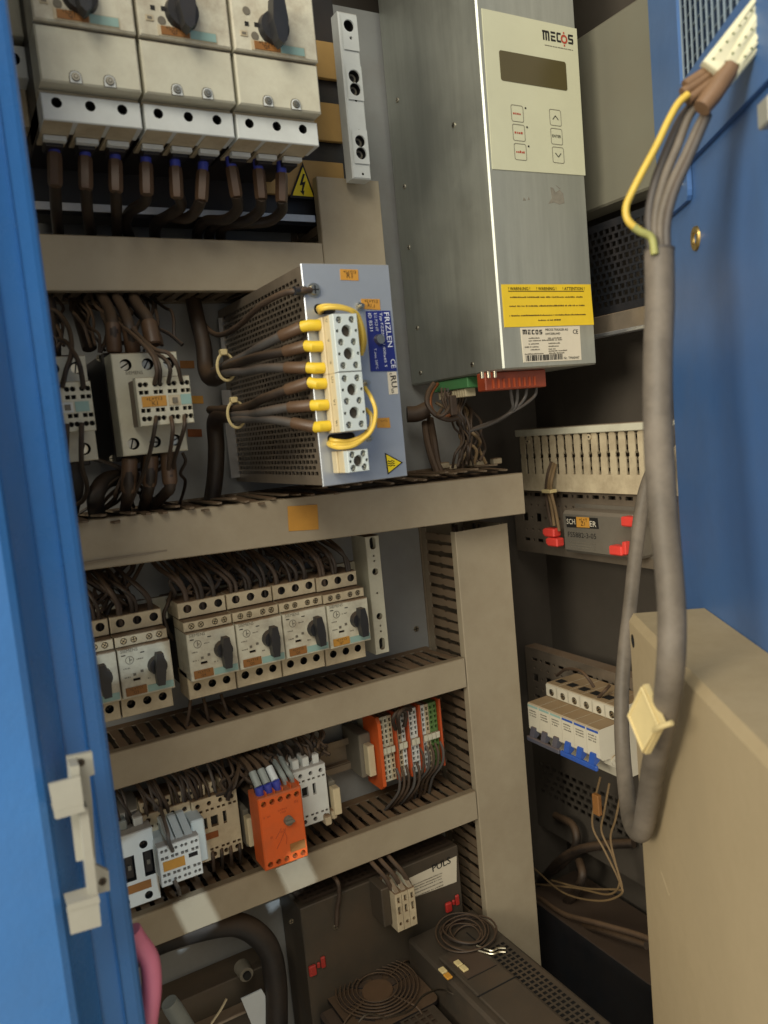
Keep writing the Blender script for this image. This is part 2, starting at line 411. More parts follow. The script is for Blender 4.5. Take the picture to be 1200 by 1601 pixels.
def arc(cx, cz, r, a0, a1, n):
    return [(cx+r*math.cos(math.radians(a0+(a1-a0)*i/n)), cz+r*math.sin(math.radians(a0+(a1-a0)*i/n))) for i in range(n+1)]
def rrect(x0, x1, z0, z1, r, n=4):
    return arc(x1-r, z1-r, r, 0, 90, n)+arc(x0+r, z1-r, r, 90, 180, n)+arc(x0+r, z0+r, r, 180, 270, n)+arc(x1-r, z0+r, r, 270, 360, n)
def screw_b(r, slot='x'):
    def f(b):
        b.cyl((0, 0, 0), (0, -r*.35, 0), r, r*.88, 14)
        b.box(-r*.85, r*.85, -r*.36, -r*.34, -r*.13, r*.13, mi=1)
        if slot == 'x': b.box(-r*.13, r*.13, -r*.365, -r*.345, -r*.85, r*.85, mi=1)
    return f
def screw(parent, x, y, z, r=.003, kind='x', m='screw', name='screw', tilt=0):
    return inst(name, 'screw_%s_%s_%.4f' % (kind, m, r), screw_b(r, kind), [m, 'hole'], parent, (x, y, z), (0, tilt, 0))

# ================================================================ the setting: the shell of the cabinet
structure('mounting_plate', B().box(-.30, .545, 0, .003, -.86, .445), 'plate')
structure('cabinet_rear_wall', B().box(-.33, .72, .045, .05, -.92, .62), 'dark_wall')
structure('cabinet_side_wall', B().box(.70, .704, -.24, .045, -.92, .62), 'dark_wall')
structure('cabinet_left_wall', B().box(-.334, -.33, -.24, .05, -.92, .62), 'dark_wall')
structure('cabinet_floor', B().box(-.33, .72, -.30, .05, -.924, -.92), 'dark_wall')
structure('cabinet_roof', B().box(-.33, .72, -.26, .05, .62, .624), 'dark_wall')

# ================================================================ cable ducts
def finger_poly(w, L):
    n = w*.12
    return [(-w/2, 0), (w/2, 0), (w/2, L*.40), (w/2-n, L*.44), (w/2-n, L*.50), (w/2, L*.54), (w/2, L*.93), (w/2-n*2, L),
            (-w/2+n*2, L), (-w/2, L*.93), (-w/2, L*.54), (-w/2+n, L*.50), (-w/2+n, L*.44), (-w/2, L*.40)]
def fingers_h(duct, x0, x1, z, y0, y1, pitch=.0125, w=.0078, th=.0016, miss=(), rnd=None):
    L = abs(y1-y0)
    key = 'finger_h_%.4f_%.4f' % (L, w)
    n = int((x1-x0)/pitch); rnd = random.Random(int(abs(x0+z)*1e4))
    for i in range(n):
        if i in miss: continue
        inst('duct_finger', key, lambda b: b.prism([(u, -v) for u, v in finger_poly(w, L)], -th/2, th/2, 'z'), 'finger', duct,
             (x0+pitch*(i+.5), y0, z), (rnd.uniform(-.05, .05), 0, rnd.uniform(-.015, .015)))
def fingers_v(duct, x, z0, z1, y0, y1, pitch=.0125, w=.0082, th=.0016, miss=()):
    L = abs(y1-y0); key = 'finger_v_%.4f_%.4f' % (L, w); n = int((z1-z0)/pitch); rnd = random.Random(int(abs(x)*1e4))
    for i in range(n):
        if i in miss: continue
        inst('duct_finger', key, lambda b: b.prism([(-v, u) for u, v in finger_poly(w, L)], -th/2, th/2, 'x'), 'finger', duct,
             (x, y0, z0+pitch*(i+.5)), (rnd.uniform(-.012, .012), 0, rnd.uniform(-.05, .05)))
def duct_h(label, x0, x1, z0, z1, yf, top=True, bottom=False, mlid='duct', miss=(), tilt=None):
    """a duct along x: tilt = (z1 right, z0 right, yf right) for a lid that sits askew"""
    d = thing('cable_duct', label, 'cable duct', ((x0+x1)/2, 0, z0), group='slotted cable ducts')
    zr1, zr0, yr = tilt or (z1, z0, yf)
    def ring(x, a, b_, y):       # C profile of the lid, outside and inside
        t = .0014; l = .009; c = .0008
        return [(x, y+l, b_), (x, y+c, b_), (x, y, b_-c), (x, y, a+c), (x, y+c, a), (x, y+l, a), (x, y+l, a+t), (x, y+t, a+t), (x, y+t, b_-t), (x, y+l, b_-t)]
    A = ring(x0, z0, z1, yf); C = ring(x1, zr0, zr1, yr); n = len(A)
    fs = [(i, (i+1) % n, n+(i+1) % n, n+i) for i in range(n)]
    lid = B().add(A+C, fs); lid.add(A, [(0, 1, 2, 8, 9)[::1], (2, 3, 7, 8), (3, 4, 5, 6, 7)]); lid.add(C, [(0, 1, 2, 8, 9), (2, 3, 7, 8), (3, 4, 5, 6, 7)])
    obj('lid', lid, mlid, d)
    w = .0016
    base = B().box(x0, x1, -.003, -.0005, z0+.003, z1-.003)
    if top: base.box(x0, x1, -.014, -.003, z1-.004, z1-.004+w)
    else: base.box(x0, x1, min(yf, yr)*.88, -.003, z1-.004, z1-.004+w)
    if bottom: base.box(x0, x1, -.014, -.003, z0+.004-w, z0+.004)
    else: base.box(x0, x1, min(yf, yr)*.88, -.003, z0+.004-w, z0+.004)
    obj('trunking_base', base, 'duct_dirty', d)
    if top: fingers_h(d, x0, x1, z1-.0034, -.013, min(yf, yr)+.006, miss=miss)
    if bottom: fingers_h(d, x0, x1, z0+.0034, -.013, min(yf, yr)+.006)
    wb = B(); rnd = random.Random(int(abs(z0)*1000))
    for k in range(7):
        y = -.016-.008*k*((abs(yf)-.03)/.05); z = z0+.010+rnd.uniform(0, z1-z0-.022)
        wb = B(); wb.tube([(x0+(x1-x0)*i/6, y+rnd.uniform(-.004, .004), z+rnd.uniform(-.004, .004)) for i in range(7)], .0022, 6, 3)
        obj('wire', wb, 'wire', d)
    return d
def duct_v(label, x0, x1, z0, z1, yf, left=True):
    d = thing('cable_duct', label, 'cable duct', ((x0+x1)/2, 0, z0), group='slotted cable ducts')
    t = .0014; l = .009; c = .0008
    pr = [(x0, yf+l), (x0, yf+c), (x0+c, yf), (x1-c, yf), (x1, yf+c), (x1, yf+l), (x1-t, yf+l), (x1-t, yf+t), (x0+t, yf+t), (x0+t, yf+l)]
    obj('lid', B().prism(pr, z0, z1, 'z'), 'duct', d)
    b = B().box(x0+.003, x1-.003, -.003, -.0005, z0, z1).box(x0+.004, x0+.0056, -.014, -.003, z0, z1).box(x1-.0056, x1-.004, yf+.008, -.003, z0, z1)
    obj('trunking_base', b, 'duct_dirty', d)
    if left: fingers_v(d, x0+.0048, z0, z1, -.013, yf+.006)
    rnd = random.Random(5)
    for k in range(6):
        x = x0+.012+rnd.uniform(0, x1-x0-.024); y = -.02-.008*k
        obj('wire', B().tube([(x+rnd.uniform(-.005, .005), y+rnd.uniform(-.004, .004), z0+(z1-z0)*i/6) for i in range(7)], .002, 6, 3), 'wire_brown' if k % 2 else 'wire', d)
    return d
Xv0, Xv1 = .4714, .5424                        # the long vertical duct on the right
duct_h('grey duct lid under the large circuit breakers at the top', -.02, .347, .1335, .1785, -.08, top=True, bottom=True)
duct_v('short upright duct lid above the perforated resistor box', .3484, .4165, .05, .240, -.0795)
D2L = [at(121, 815, Y=-.097), at(135, 892, Y=-.097)]; D2R = [at(816, 739, Y=-.113), at(816, 804, Y=-.113)]
def ext(pl, pr, x): return pl + (pr-pl)*((x-pl.x)/(pr.x-pl.x))
tl, bl = ext(D2L[0], D2R[0], -.02), ext(D2L[1], D2R[1], -.02)
dm = duct_h('long grey duct with an orange-yellow sticker on its lid', -.02, D2R[0].x, bl.z, tl.z, tl.y, tilt=(D2R[0].z, D2R[1].z, -.113))
yy = lambda x: tl.y+(D2R[0].y-tl.y)*(x+.02)/(D2R[0].x+.02)
sp = [at(452, 792, Y=-.108), at(498, 789, Y=-.108), at(500, 828, Y=-.108), at(454, 831, Y=-.108)]
st = obj('sticker', B().add([(p.x, yy(p.x)-.0006, p.z) for p in sp]+[(p.x, yy(p.x)-.0001, p.z) for p in sp], [(0, 1, 2, 3), (4, 5, 6, 7), (0, 1, 5, 4), (1, 2, 6, 5), (2, 3, 7, 6), (3, 0, 4, 7)]), 'tag', dm, 'blank orange-yellow sticker')
duct_h('narrow duct below the row of small rotary breakers', -.02, .4695, -.2905, -.2575, -.08)
duct_h('lower duct with two bright light patches, under the orange relay', -.02, .4695, -.4425, -.4095, -.08)
duct_v('long upright duct with a wide lid beside the terminal blocks', Xv0, Xv1, -.86, -.1195, -.08)

# a bright edge strip of small screws beside the resistor: bolts in the mounting plate
for (px, py) in ((650, 983), (572, 865)):
    p = at(px, py, Y=0); t = thing('plate_bolt', 'small bolt in the bare mounting plate left of the upright duct' if px == 650 else 'small bolt hidden beside the white support strip', 'bolt', (p.x, 0, p.z)); screw(t, p.x, 0, p.z, .0035); 

# ================================================================ large breakers, top row
def gap_prof(b, poly, x0, x1, mi=0): b.prism(poly, x0, x1, 'x', mi)
def large_breaker(x0, x1, label, idx, tagtext):
    zc = .2555                                   # lower edge of the cover
    t = thing('large_circuit_breaker', label, 'circuit breaker', ((x0+x1)/2, 0, .19), group='large rotary breakers in the top row')
    w = x1-x0; g = .0007
    obj('body', B().box(x0+g, x1-g, -.150, -.004, .2365, .40, .001), 'black', t)
    holes = []
    
    obj('cover', B().block(x0+g, x1-g, -.180, -.150, zc, .2928, holes, .003, .0012), ['cream', 'cream'], t)
    for k in (.34, .67):
        cx = x0+w*k; cz = zc+.0042
        obj('tab', B().prism([(cx-.0044, zc+.0002), (cx+.0044, zc+.0002), (cx+.0044, cz), (cx+.0039, cz+.0024), (cx+.0026, cz+.0040), (cx, cz+.0046), (cx-.0026, cz+.0040), (cx-.0039, cz+.0024), (cx-.0044, cz)], -.1808, -.1802, 'y'), 'ink_grey', t)
        obj('tab_face', B().prism([(cx-.0038, zc+.0004), (cx+.0038, zc+.0004), (cx+.0038, cz), (cx+.0033, cz+.0021), (cx+.0022, cz+.0034), (cx, cz+.0040), (cx-.0022, cz+.0034), (cx-.0033, cz+.0021), (cx-.0038, cz)], -.1812, -.1808, 'y'), 'white', t)
        inst('cover_screw', 'ring_screw', lambda b: (b.cyl((0, 0, 0), (0, -.0008, 0), .0030, .0029, 16, mi=1), b.cyl((0, -.0008, 0), (0, -.0012, 0), .0025, n=14), b.cyl((0, -.0012, 0), (0, -.0014, 0), .0016, n=14, mi=1), b.cyl((0, -.0014, 0), (0, -.0017, 0), .0010, n=12)), ['screw', 'ink_grey'], t, (cx, -.1812, cz))
    obj('dial_panel', B().block(x0+g, x1-g, -.1830, -.150, .2940, .40, (), .003, .0012), 'dial', t)
    # terminal strip with three screw holes, slanted skirt and three ledges
    z0, z1 = .2335, .2520
    hs = [('c', x0+w*k, .2456, .0036) for k in (.155, .48, .80)]
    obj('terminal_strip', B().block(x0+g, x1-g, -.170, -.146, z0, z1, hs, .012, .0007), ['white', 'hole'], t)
    for h in (): inst('terminal_screw', 'big_tscrew', screw_b(.0030), ['screw_dark', 'hole'], t, (h[1], -.1585, h[2]))
    obj('cover_neck', B().box(x0+g, x1-g, -.165, -.1505, z1+.0002, zc-.0002), 'aged', t)
    for k in (.155, .48, .80):
        cx = x0+w*k; hw = w*.115
        obj('skirt', B().prism([(-.1685, z0), (-.1455, .2325), (-.122, .2325), (-.122, z0+.004), (-.146, z0+.004), (-.146, z0)], cx-hw*1.2, cx+hw*1.2, 'x'), 'aged', t)
        obj('ledge', B().box(cx-hw, cx+hw, -.1460, -.1400, .2285, .2322, .0004), 'white', t)
        obj('terminal_clamp', B().box(cx-hw*.8, cx+hw*.8, -.1395, -.122, .2265, .2322, .0006), 'black', t)
    obj('skirt_web', B().box(x0+g, x1-g, -.1455, -.10, .2345, z1), 'black', t)
    # dial panel fittings: rotary handle, tag, teal field, small windows
    y = -.1830; cx = x0+w*.47; cz = .3130
    obj('handle_disc', B().cyl((cx, y, cz), (cx, y-.006, cz), .0125, .0115, 24), 'handle', t)
    obj('rotary_handle', B().prism([(cx-.0045, cz+.017), (cx+.0045, cz+.017), (cx+.0062, cz), (cx+.0035, cz-.0145), (cx, cz-.0175), (cx-.0035, cz-.0145), (cx-.0062, cz)], y-.017, y-.006, 'y'), 'handle', t)
    zt0, zt1 = .2962, .3022
    obj('tag_holder', B().box(x0+w*.20, x0+w*.83, y-.0006, y, zt0-.0006, zt1+.0006), 'aged', t)
    obj('tag', B().box(x0+w*.23, x0+w*.53, y-.0012, y-.0006, zt0, zt1, .0002), 'tag_worn', t)
    text('+L+Y13', (x0+w*.28, zt0+.0036), (x0+w*.47, zt0+.0036), y-.0012, 'ink_brown', t); text(tagtext, (x0+w*.34, zt0+.0006), (x0+w*.40, zt0+.001), y-.0012, 'ink', t)
    obj('label_field', B().box(x0+w*.54, x0+w*.82, y-.0010, y-.0006, zt0, zt1), 'teal', t)
    obj('window', B().box(x0+w*.085, x0+w*.165, y-.0008, y-.0001, .3045, .3085, .0002).box(x0+w*.10, x0+w*.15, y-.0010, y-.0008, .3055, .3075, mi=1), ['aged', 'ink_grey'], t)
    for q, (kx, kz) in enumerate(((.17, .3140), (.28, .3145), (.18, .3235), (.25, .3060))):
        obj('indicator', B().box(x0+w*kx-.0016, x0+w*kx+.0016, y-.0004, y, kz-.0016, kz+.0016) if q < 2 else B().cyl((x0+w*kx, y-.0006, kz), (x0+w*kx, y, kz), .003, n=16), 'ink' if q < 2 else 'ink_grey', t)
    return t
LB = [(.0962, .1659), (.1672, .2371), (.2384, .3097)]
large_breaker(*LB[0], 'large cream rotary breaker beside the black gap, leftmost of the three top breakers', 0, 'Q1')
large_breaker(*LB[1], 'large cream rotary breaker between its two like neighbours in the top row', 1, 'Q2')
large_breaker(*LB[2], 'large cream rotary breaker nearest the tan strips and the white support strip', 2, 'Q3')
# the pale device half hidden behind the blue frame
t = thing('motor_starter', 'pale device half hidden behind the blue frame at the top left', 'motor starter', (.06, 0, .25))
xr = at(41, 80, Y=-.135).x
obj('body', B().box(.0, xr, -.11, -.003, .25, .42, .001), 'aged', t)
zz = [at(40, y, Y=-.135).z for y in (57, 68, 118)]
obj('cover', B().block(.0, xr, -.135, -.11, zz[0], .42, (), .003, .001), 'cream', t)
hx = at(21, 92, Y=-.130)
obj('terminal_strip', B().block(.0, xr, -.130, -.11, zz[2], zz[1], [('c', hx.x, hx.z, .0045), ('c', hx.x-.022, hx.z, .0045)], .01), ['white', 'hole'], t)
screw(t, hx.x, -.1205, hx.z, .0032, name='terminal_screw', m='screw_dark')

# nine brown-sleeved motor leads under the breakers
LEADS = [((85, 240), (86, 278), (88, 330), (92, 372)), ((133, 246), (134, 286), (137, 335), (143, 372)), ((180, 251), (181, 291), (182, 335), (183, 376)),
         ((228, 256), (229, 293), (226, 316), (205, 330), (196, 350), (204, 376)), ((274, 262), (276, 300), (283, 322), (262, 338), (243, 350), (242, 376)),
         ((317, 268), (315, 310), (306, 330), (290, 342), (262, 340), (244, 356), (243, 378)),
         ((362, 262), (369, 304), (371, 328), (352, 344), (322, 346), (309, 362), (308, 380)), ((404, 266), (408, 308), (405, 330), (380, 347), (345, 346), (329, 360), (327, 380)),
         ((440, 272), (440, 312), (440, 330), (420, 346), (380, 350), (352, 354), (345, 366), (346, 381))]
nth = ['leftmost', 'second', 'third', 'fourth', 'fifth', 'sixth', 'seventh', 'eighth', 'rightmost']
for i, L in enumerate(LEADS):
    y0 = -.130
    p0 = at(*L[0], Y=y0)
    t = thing('motor_lead', '%s brown-sleeved lead under the large breakers, counted from the blue frame' % nth[i], 'cable', p0, group='brown-sleeved leads under the large breakers')
    pts = [at(*q, Y=y0+(.0 if k < 2 else .088*(k-1)/(len(L)-2))) for k, q in enumerate(L)]
    end = pts[-1]; pts = pts+[Vector((end.x, end.y+.004, end.z-.02))]
    obj('insulation', B().tube(pts[1:], .0047, 10, 6), 'wire', t)
    a, b_ = pts[0], pts[1]; d = (b_-a).normalized()
    obj('sleeve', B().tube([a, a+d*.004, a+d*.021, a+d*.024], [.0050, .0054, .0054, .0048], 6, smooth=False), 'sleeve', t)
    obj('ferrule', B().cyl(a-d*.009+Vector((0, 0, .001)), a, .0042, n=12), 'ferrule_blue', t)

# tan insulating strips, warning triangle and white support strip
def strip(label, y0, y1, yb0, yb1, xl=470):
    a = at(xl, y0, Y=-.065); b_ = at(541, yb1, Y=-.065); z1 = at(520, y0, Y=-.065).z; z0 = at(520, yb0, Y=-.065).z
    return single('insulating_strip', B().box(a.x, b_.x, -.065, -.06, z0, z1, .0005), 'tan_plate', label, 'busbar cover', group='tan busbar covers beside the large breakers')
strip('tan strip beside the dial of the top right breaker, topmost of three', 67, 67, 124, 124)
strip('tan strip with a black corner of a sign, between two dark gaps', 162, 162, 221, 221)
s3 = strip('tan strip at the bottom, carrying the lightning warning triangle', 254, 254, 309, 309, xl=412)
t = thing('warning_sign', 'yellow triangle sign with a black lightning arrow on the tan strip', 'sign', at(472, 309, Y=-.067))
tri = [at(453, 309, Y=-.067), at(494, 312, Y=-.067), at(473, 254, Y=-.067)]
c = (tri[0]+tri[1]+tri[2])/3
obj('border', B().prism([(p.x, p.z) for p in tri], -.0668, -.0658, 'y'), 'ink', t)
obj('field', B().prism([((c+(p-c)*.80).x, (c+(p-c)*.80).z) for p in tri], -.0671, -.0669, 'y'), 'yellow_sign', t)
k = .0195/.034
bolt = [(.0012, .016), (-.0042, .0015), (-.0005, .0025), (-.0025, -.0055), (-.0042, -.005), (-.0008, -.0105), (.0012, -.0045), (-.0005, -.005), (.0036, .0068), (-.0002, .0055), (.0038, .016)]
obj('lightning_arrow', B().prism([(c.x+u*.85, c.z+v*.75-.0005) for u, v in bolt], -.0675, -.0672, 'y'), 'ink', t)
single('dark_busbar', B().box(.06, .395, -.058, -.03, .20, .42), 'black', 'black backing behind the tan strips and large breakers', 'busbar')
single('steel_rail', B().box(.0, .345, -.075, -.0585, .2035, .2052).box(.0, .345, -.075, -.073, .199, .2035), 'galv', 'thin steel rail running behind the brown-sleeved leads', 'rail')

def slotted_strip(label, x0, x1, z0, z1, yf, depth, holes, m):
    t = thing('support_strip', label, 'support strip', ((x0+x1)/2, 0, z0))
    b = B().block(x0, x1, yf, yf+depth, z0, z1, holes, .006, .001)
    obj('body', b, [m, 'hole'], t)
    return t
x0, x1, z0, z1 = rect(-.10, (532, 18), (557, 22), (576, 280), (551, 280))
x0 = at(540, 130, Y=-.10).x-.0015; x1 = at(567, 130, Y=-.10).x
t = thing('support_strip', 'white perforated support strip standing left of the tall steel unit', 'support strip', (x0, 0, z0))
H = []
for px, py, r in ((542, 41, .0052), (549, 120, .0058), (551, 140, .0056), (558, 221, .0052), (560, 240, .0054)):
    p = at(px, py, Y=-.10); H.append(('c', (x0+x1)/2+.0008*(1 if py > 100 else 0), p.z, r))
for px, py in ((544, 60), (552, 157), (557, 204), (563, 272)):
    p = at(px, py, Y=-.10); H.append(('c', (x0+x1)/2+.001, p.z, .0012))
obj('body', B().block(x0, x1, -.10, -.086, z0, z1, H, .0075, .0012), ['white', 'hole'], t)
for h in H[1:5]: inst('insert', 'strip_insert', lambda b: (b.cyl((0, 0, 0), (0, -.003, 0), .0048, .0044, 16), b.cyl((0, -.003, 0), (0, -.0031, 0), .0025, n=12, mi=1)), ['ink_grey', 'hole'], t, (h[1], -.0925, h[2]))
for zc_ in (at(544, 52, Y=-.1).z, at(550, 130, Y=-.1).z, at(559, 230, Y=-.1).z):
    xm = (x0+x1)/2+.0008
    obj('raised_boss', B().panel(xm-.0082, xm+.0082, zc_-.0155, zc_+.0155, -.1012, [('c', h[1], h[2], h[3]+.0003) for h in H if abs(h[2]-zc_) < .0135], .0012, 0, 0, True), 'white', t)

# ================================================================ contactors, middle row
def aux_holes(x0, x1, z0, z1, cols=(.08, .175, .345, .44, .605, .70, .85, .945), rows=((.15, 'c'), (.31, 'r'), (.68, 'r'), (.85, 'c')), ws=.0042):
    w = x1-x0; h = z1-z0; out = []
    for r, k in rows:
        for c_ in cols:
            out.append(('c', x0+w*c_, z1-h*r, ws*.48) if k == 'c' else ('r', x0+w*c_, z1-h*r, ws*.8, ws*.75))
    return out
def aux_block(t, x0, x1, z0, z1, yf, yb, cols=None, tagw=(.07, .52), tagm='tag', txt=('+L+Y13', 'K1'), dirty='cream'):
    kw = {} if cols is None else {'cols': cols}
    w = x1-x0; h = z1-z0
    a = obj('auxiliary_block', B().block(x0, x1, yf, yf+.009, z0, z1, aux_holes(x0, x1, z0, z1, **kw), .004, .0006), [dirty, 'hole'], t)
    obj('block_housing', B().box(x0+.0008, x1-.0015, yf+.009, yb, z0+.0005, z1-.0008, .0006), 'sleeve', a)
    if tagw:
        obj('tag', B().box(x0+w*tagw[0], x0+w*tagw[1], yf-.0006, yf-.0001, z1-h*.61, z1-h*.39, .0002), tagm, a)
        text(txt[0], (x0+w*(tagw[0]+.08), z1-h*.485), (x0+w*(tagw[1]-.08), z1-h*.485), yf-.0006, 'ink_brown', a)
        text(txt[1], (x0+w*(tagw[0]+.18), z1-h*.585), (x0+w*(tagw[0]+.28), z1-h*.585), yf-.0006, 'ink_brown', a)
    return a
def contactor(x0, x1, z0, z1, yf, label, right_only=False):
    t = thing('contactor', label, 'contactor', ((x0+x1)/2, 0, z0), group='contactors in the middle row')
    w = x1-x0; h = z1-z0
    hs = [('c', x0+w*k, z1-h*.115, .0048) for k in (.20, .53, .86)]+[('c', x0+w*k, z0+h*.115, .0048) for k in (.17, .50, .82)]
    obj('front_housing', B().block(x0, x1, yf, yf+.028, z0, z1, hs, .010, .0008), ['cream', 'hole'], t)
    obj('base_housing', B().box(x0-.001, x1-.002, yf+.028, -.004, z0-.004, z1+.004, .001), 'black', t)
    for hh in hs: inst('terminal_screw', 'ct_screw', screw_b(.0042, 's'), ['screw', 'hole'], t, (hh[1], yf+.0075, hh[2]), (0, random.uniform(-1.5, 1.5), 0))
    for zz_ in (z1+.001, z0-.001): screw(t, x0-.0015, yf+.040, zz_, .003)
    text('SIEMENS', (x0+w*.18, z1-h*.21), (x0+w*.44, z1-h*.21), yf, 'ink_grey', t)
    return t
x0, x1, z0, z1 = rect(-.115, (174, 553), (277, 549), (293, 704), (192, 714))
c1 = contactor(x0, x1, z0, z1, -.115, 'beige contactor with orange-tagged auxiliary block, left of the perforated resistor box')
ax0, ax1, az0, az1 = rect(-.145, (213, 590), (297, 587), (303, 661), (218, 667))
a = aux_block(c1, ax0, ax1, az0, az1, -.145, -.115)
w, h = ax1-ax0, az1-az0
obj('push_button', B().box(ax0+w*.56, ax0+w*.77, -.1458, -.1451, az1-h*.61, az1-h*.40, .0002).box(ax0+w*.625, ax0+w*.715, -.1475, -.1458, az1-h*.56, az1-h*.45, mi=1), ['aged', 'ink_grey'], a)
obj('label_field', B().box(ax0+w*.79, ax0+w*.985, -.1456, -.1451, az1-h*.60, az1-h*.39), 'teal', a)
dx = at(98, 500, Y=-.115).x - 0.0
px1 = at(140, 610, Y=-.115).x
c2 = contactor(px1-(x1-x0), px1, z0-.0005, z1-.0005, -.115, 'contactor half hidden by the blue frame, left of its orange-tagged neighbour')
bx1 = at(146, 635, Y=-.145).x; bz1 = at(140, 595, Y=-.145).z; bz0 = at(146, 673, Y=-.145).z
a2 = aux_block(c2, bx1-.044, bx1, bz0, bz1, -.145, -.115, tagw=None)
obj('label_field', B().box(bx1-.013, bx1-.003, -.1456, -.1451, bz1-h*.60, bz1-h*.40), 'teal', a2)
obj('push_button', B().box(bx1-.0225, bx1-.0145, -.1456, -.1451, bz1-h*.61, bz1-h*.40, .0002).box(bx1-.0205, bx1-.0165, -.147, -.1456, bz1-h*.56, bz1-h*.45, mi=1), ['white', 'ink_grey'], a2)

def wires_px(label, cat, lst, r=.0016, m='wire', name='wire_bundle', F=WF, child='wire', seg=8):
    """lst: list of paths, each a list of (px, py, plane depth)"""
    p = at(lst[0][0][0], lst[0][0][1], F=F, Y=lst[0][0][2])
    t = thing(name, label, cat, p, F)
    for i, L in enumerate(lst):
        mm = m[i % len(m)] if isinstance(m, list) else m
        rr = r[i % len(r)] if isinstance(r, list) else r
        obj(child, B().tube([at(q[0], q[1], F=F, Y=q[2]) for q in L], rr, seg, 6), mm, t)
    return t
wires_px('four thin control wires plugged into the top of the orange-tagged contactor', 'wires', [
    [(241, 600, -.146), (245, 580, -.155), (238, 556, -.15), (215, 530, -.13), (185, 505, -.1), (150, 478, -.06), (140, 455, -.05)],
    [(249, 600, -.146), (250, 578, -.153), (240, 552, -.145), (212, 520, -.12), (175, 490, -.08), (150, 455, -.05)],
    [(263, 598, -.146), (266, 578, -.155), (258, 562, -.15), (232, 545, -.135), (200, 515, -.10), (165, 480, -.06), (145, 455, -.05)],
    [(283, 595, -.146), (276, 570, -.155), (262, 552, -.15), (240, 545, -.14), (205, 512, -.1), (180, 470, -.06), (170, 455, -.05)]], .0017, ['wire_brown', 'wire', 'wire', 'wire_brown'])
wires_px('three thin control wires leaving the bottom of the orange-tagged contactor', 'wires', [
    [(244, 652, -.146), (242, 668, -.153), (236, 700, -.14), (226, 735, -.12), (212, 768, -.10), (203, 790, -.09)],
    [(267, 652, -.146), (270, 672, -.152), (266, 705, -.135), (264, 725, -.12), (262, 760, -.09)],
    [(288, 650, -.146), (288, 668, -.153), (280, 695, -.14), (272, 722, -.12), (268, 760, -.09)]], .0017, ['wire', 'wire_brown', 'wire'])
wires_px('two thin wires curving over the contactor half hidden by the frame', 'wires', [
    [(97, 606, -.146), (103, 580, -.15), (112, 550, -.14), (108, 515, -.11), (92, 490, -.08), (75, 483, -.07)],
    [(131, 607, -.146), (124, 570, -.152), (113, 548, -.14), (104, 536, -.12), (92, 530, -.1)]], .0019)
wires_px('two thin wires hanging below the contactor half hidden by the frame', 'wires', [
    [(128, 662, -.146), (127, 690, -.15), (128, 730, -.14), (136, 760, -.12), (130, 782, -.10), (116, 790, -.08)],
    [(105, 664, -.146), (104, 690, -.15), (103, 720, -.14), (100, 760, -.1)]], .0019)
def lead(label, pts, r, m, sl=None, cat='cable', name='power_cable', F=WF):
    P = [at(q[0], q[1], F=F, Y=q[2]) for q in pts]
    t = thing(name, label, cat, P[0], F)
    obj('insulation', B().tube(P, r, 12, 7), m, t)
    if sl:
        a, b_ = P[sl[0]], P[sl[0]+1]; d = (b_-a)
        obj('sleeve', B().tube([a, a+d*.06, a+d*.9, b_], [r*1.1, r*1.35, r*1.32, r*1.1], 12, smooth=False), 'sleeve', t)
    return t
lead('brown-sleeved power cable into the top left of the orange-tagged contactor', [(179, 552, -.105), (176, 505, -.105), (168, 478, -.08), (150, 450, -.05)], .0046, 'wire', (0,))
lead('brown-sleeved power cable into the top middle of the orange-tagged contactor', [(208, 552, -.105), (202, 510, -.11), (190, 480, -.085), (172, 450, -.05)], .0046, 'wire', (0,))
lead('brown-sleeved power cable into the top right of the orange-tagged contactor', [(240, 540, -.105), (232, 502, -.10), (215, 478, -.08), (200, 450, -.05)], .0052, 'wire', (0,))
lead('black power cable slanting down behind the thin control wires', [(140, 545, -.06), (130, 510, -.05), (118, 470, -.03), (115, 450, -.03)], .0062, 'rubber')
lead('brown-sleeved power cable below the left of the orange-tagged contactor', [(203, 716, -.105), (200, 770, -.10), (195, 800, -.06)], .0048, 'wire', (0,))
lead('brown-sleeved power cable below the middle of the orange-tagged contactor', [(236, 712, -.105), (233, 760, -.10), (222, 800, -.06)], .0048, 'wire', (0,))
lead('brown-sleeved power cable below the right of the orange-tagged contactor', [(262, 708, -.105), (266, 758, -.11), (258, 772, -.09), (235, 795, -.06)], .0048, 'wire', (0,))
lead('thick black power cable curling under the contactors by the frame', [(192, 745, -.07), (165, 752, -.075), (150, 775, -.08), (152, 810, -.06)], .0072, 'rubber')
lead('black power cable on the left above the half hidden contactor', [(83, 556, -.09), (82, 520, -.08), (74, 470, -.06)], .0062, 'rubber')
lead('black power cable below the half hidden contactor', [(112, 722, -.09), (118, 760, -.085), (110, 800, -.07)], .0066, 'rubber')
for i, (px, py, lab) in enumerate(((292, 570, 'small worn orange tag beside the top of the contactor'), (306, 625, 'small tan tag on the plate right of the contactor'), (304, 677, 'small worn red-brown tag beside the bottom of the contactor'))):
    p = at(px, py, Y=-.0006); q = [(px-11, py-6), (px+11, py-6), (px+12, py+6), (px-10, py+6)]
    P = [at(*k, Y=-.0006) for k in q]
    single('plate_tag', B().prism([(k.x, k.z) for k in P], -.0007, -.0001, 'y'), ['tag_worn', 'tag', 'copper'][i], lab, 'tag')

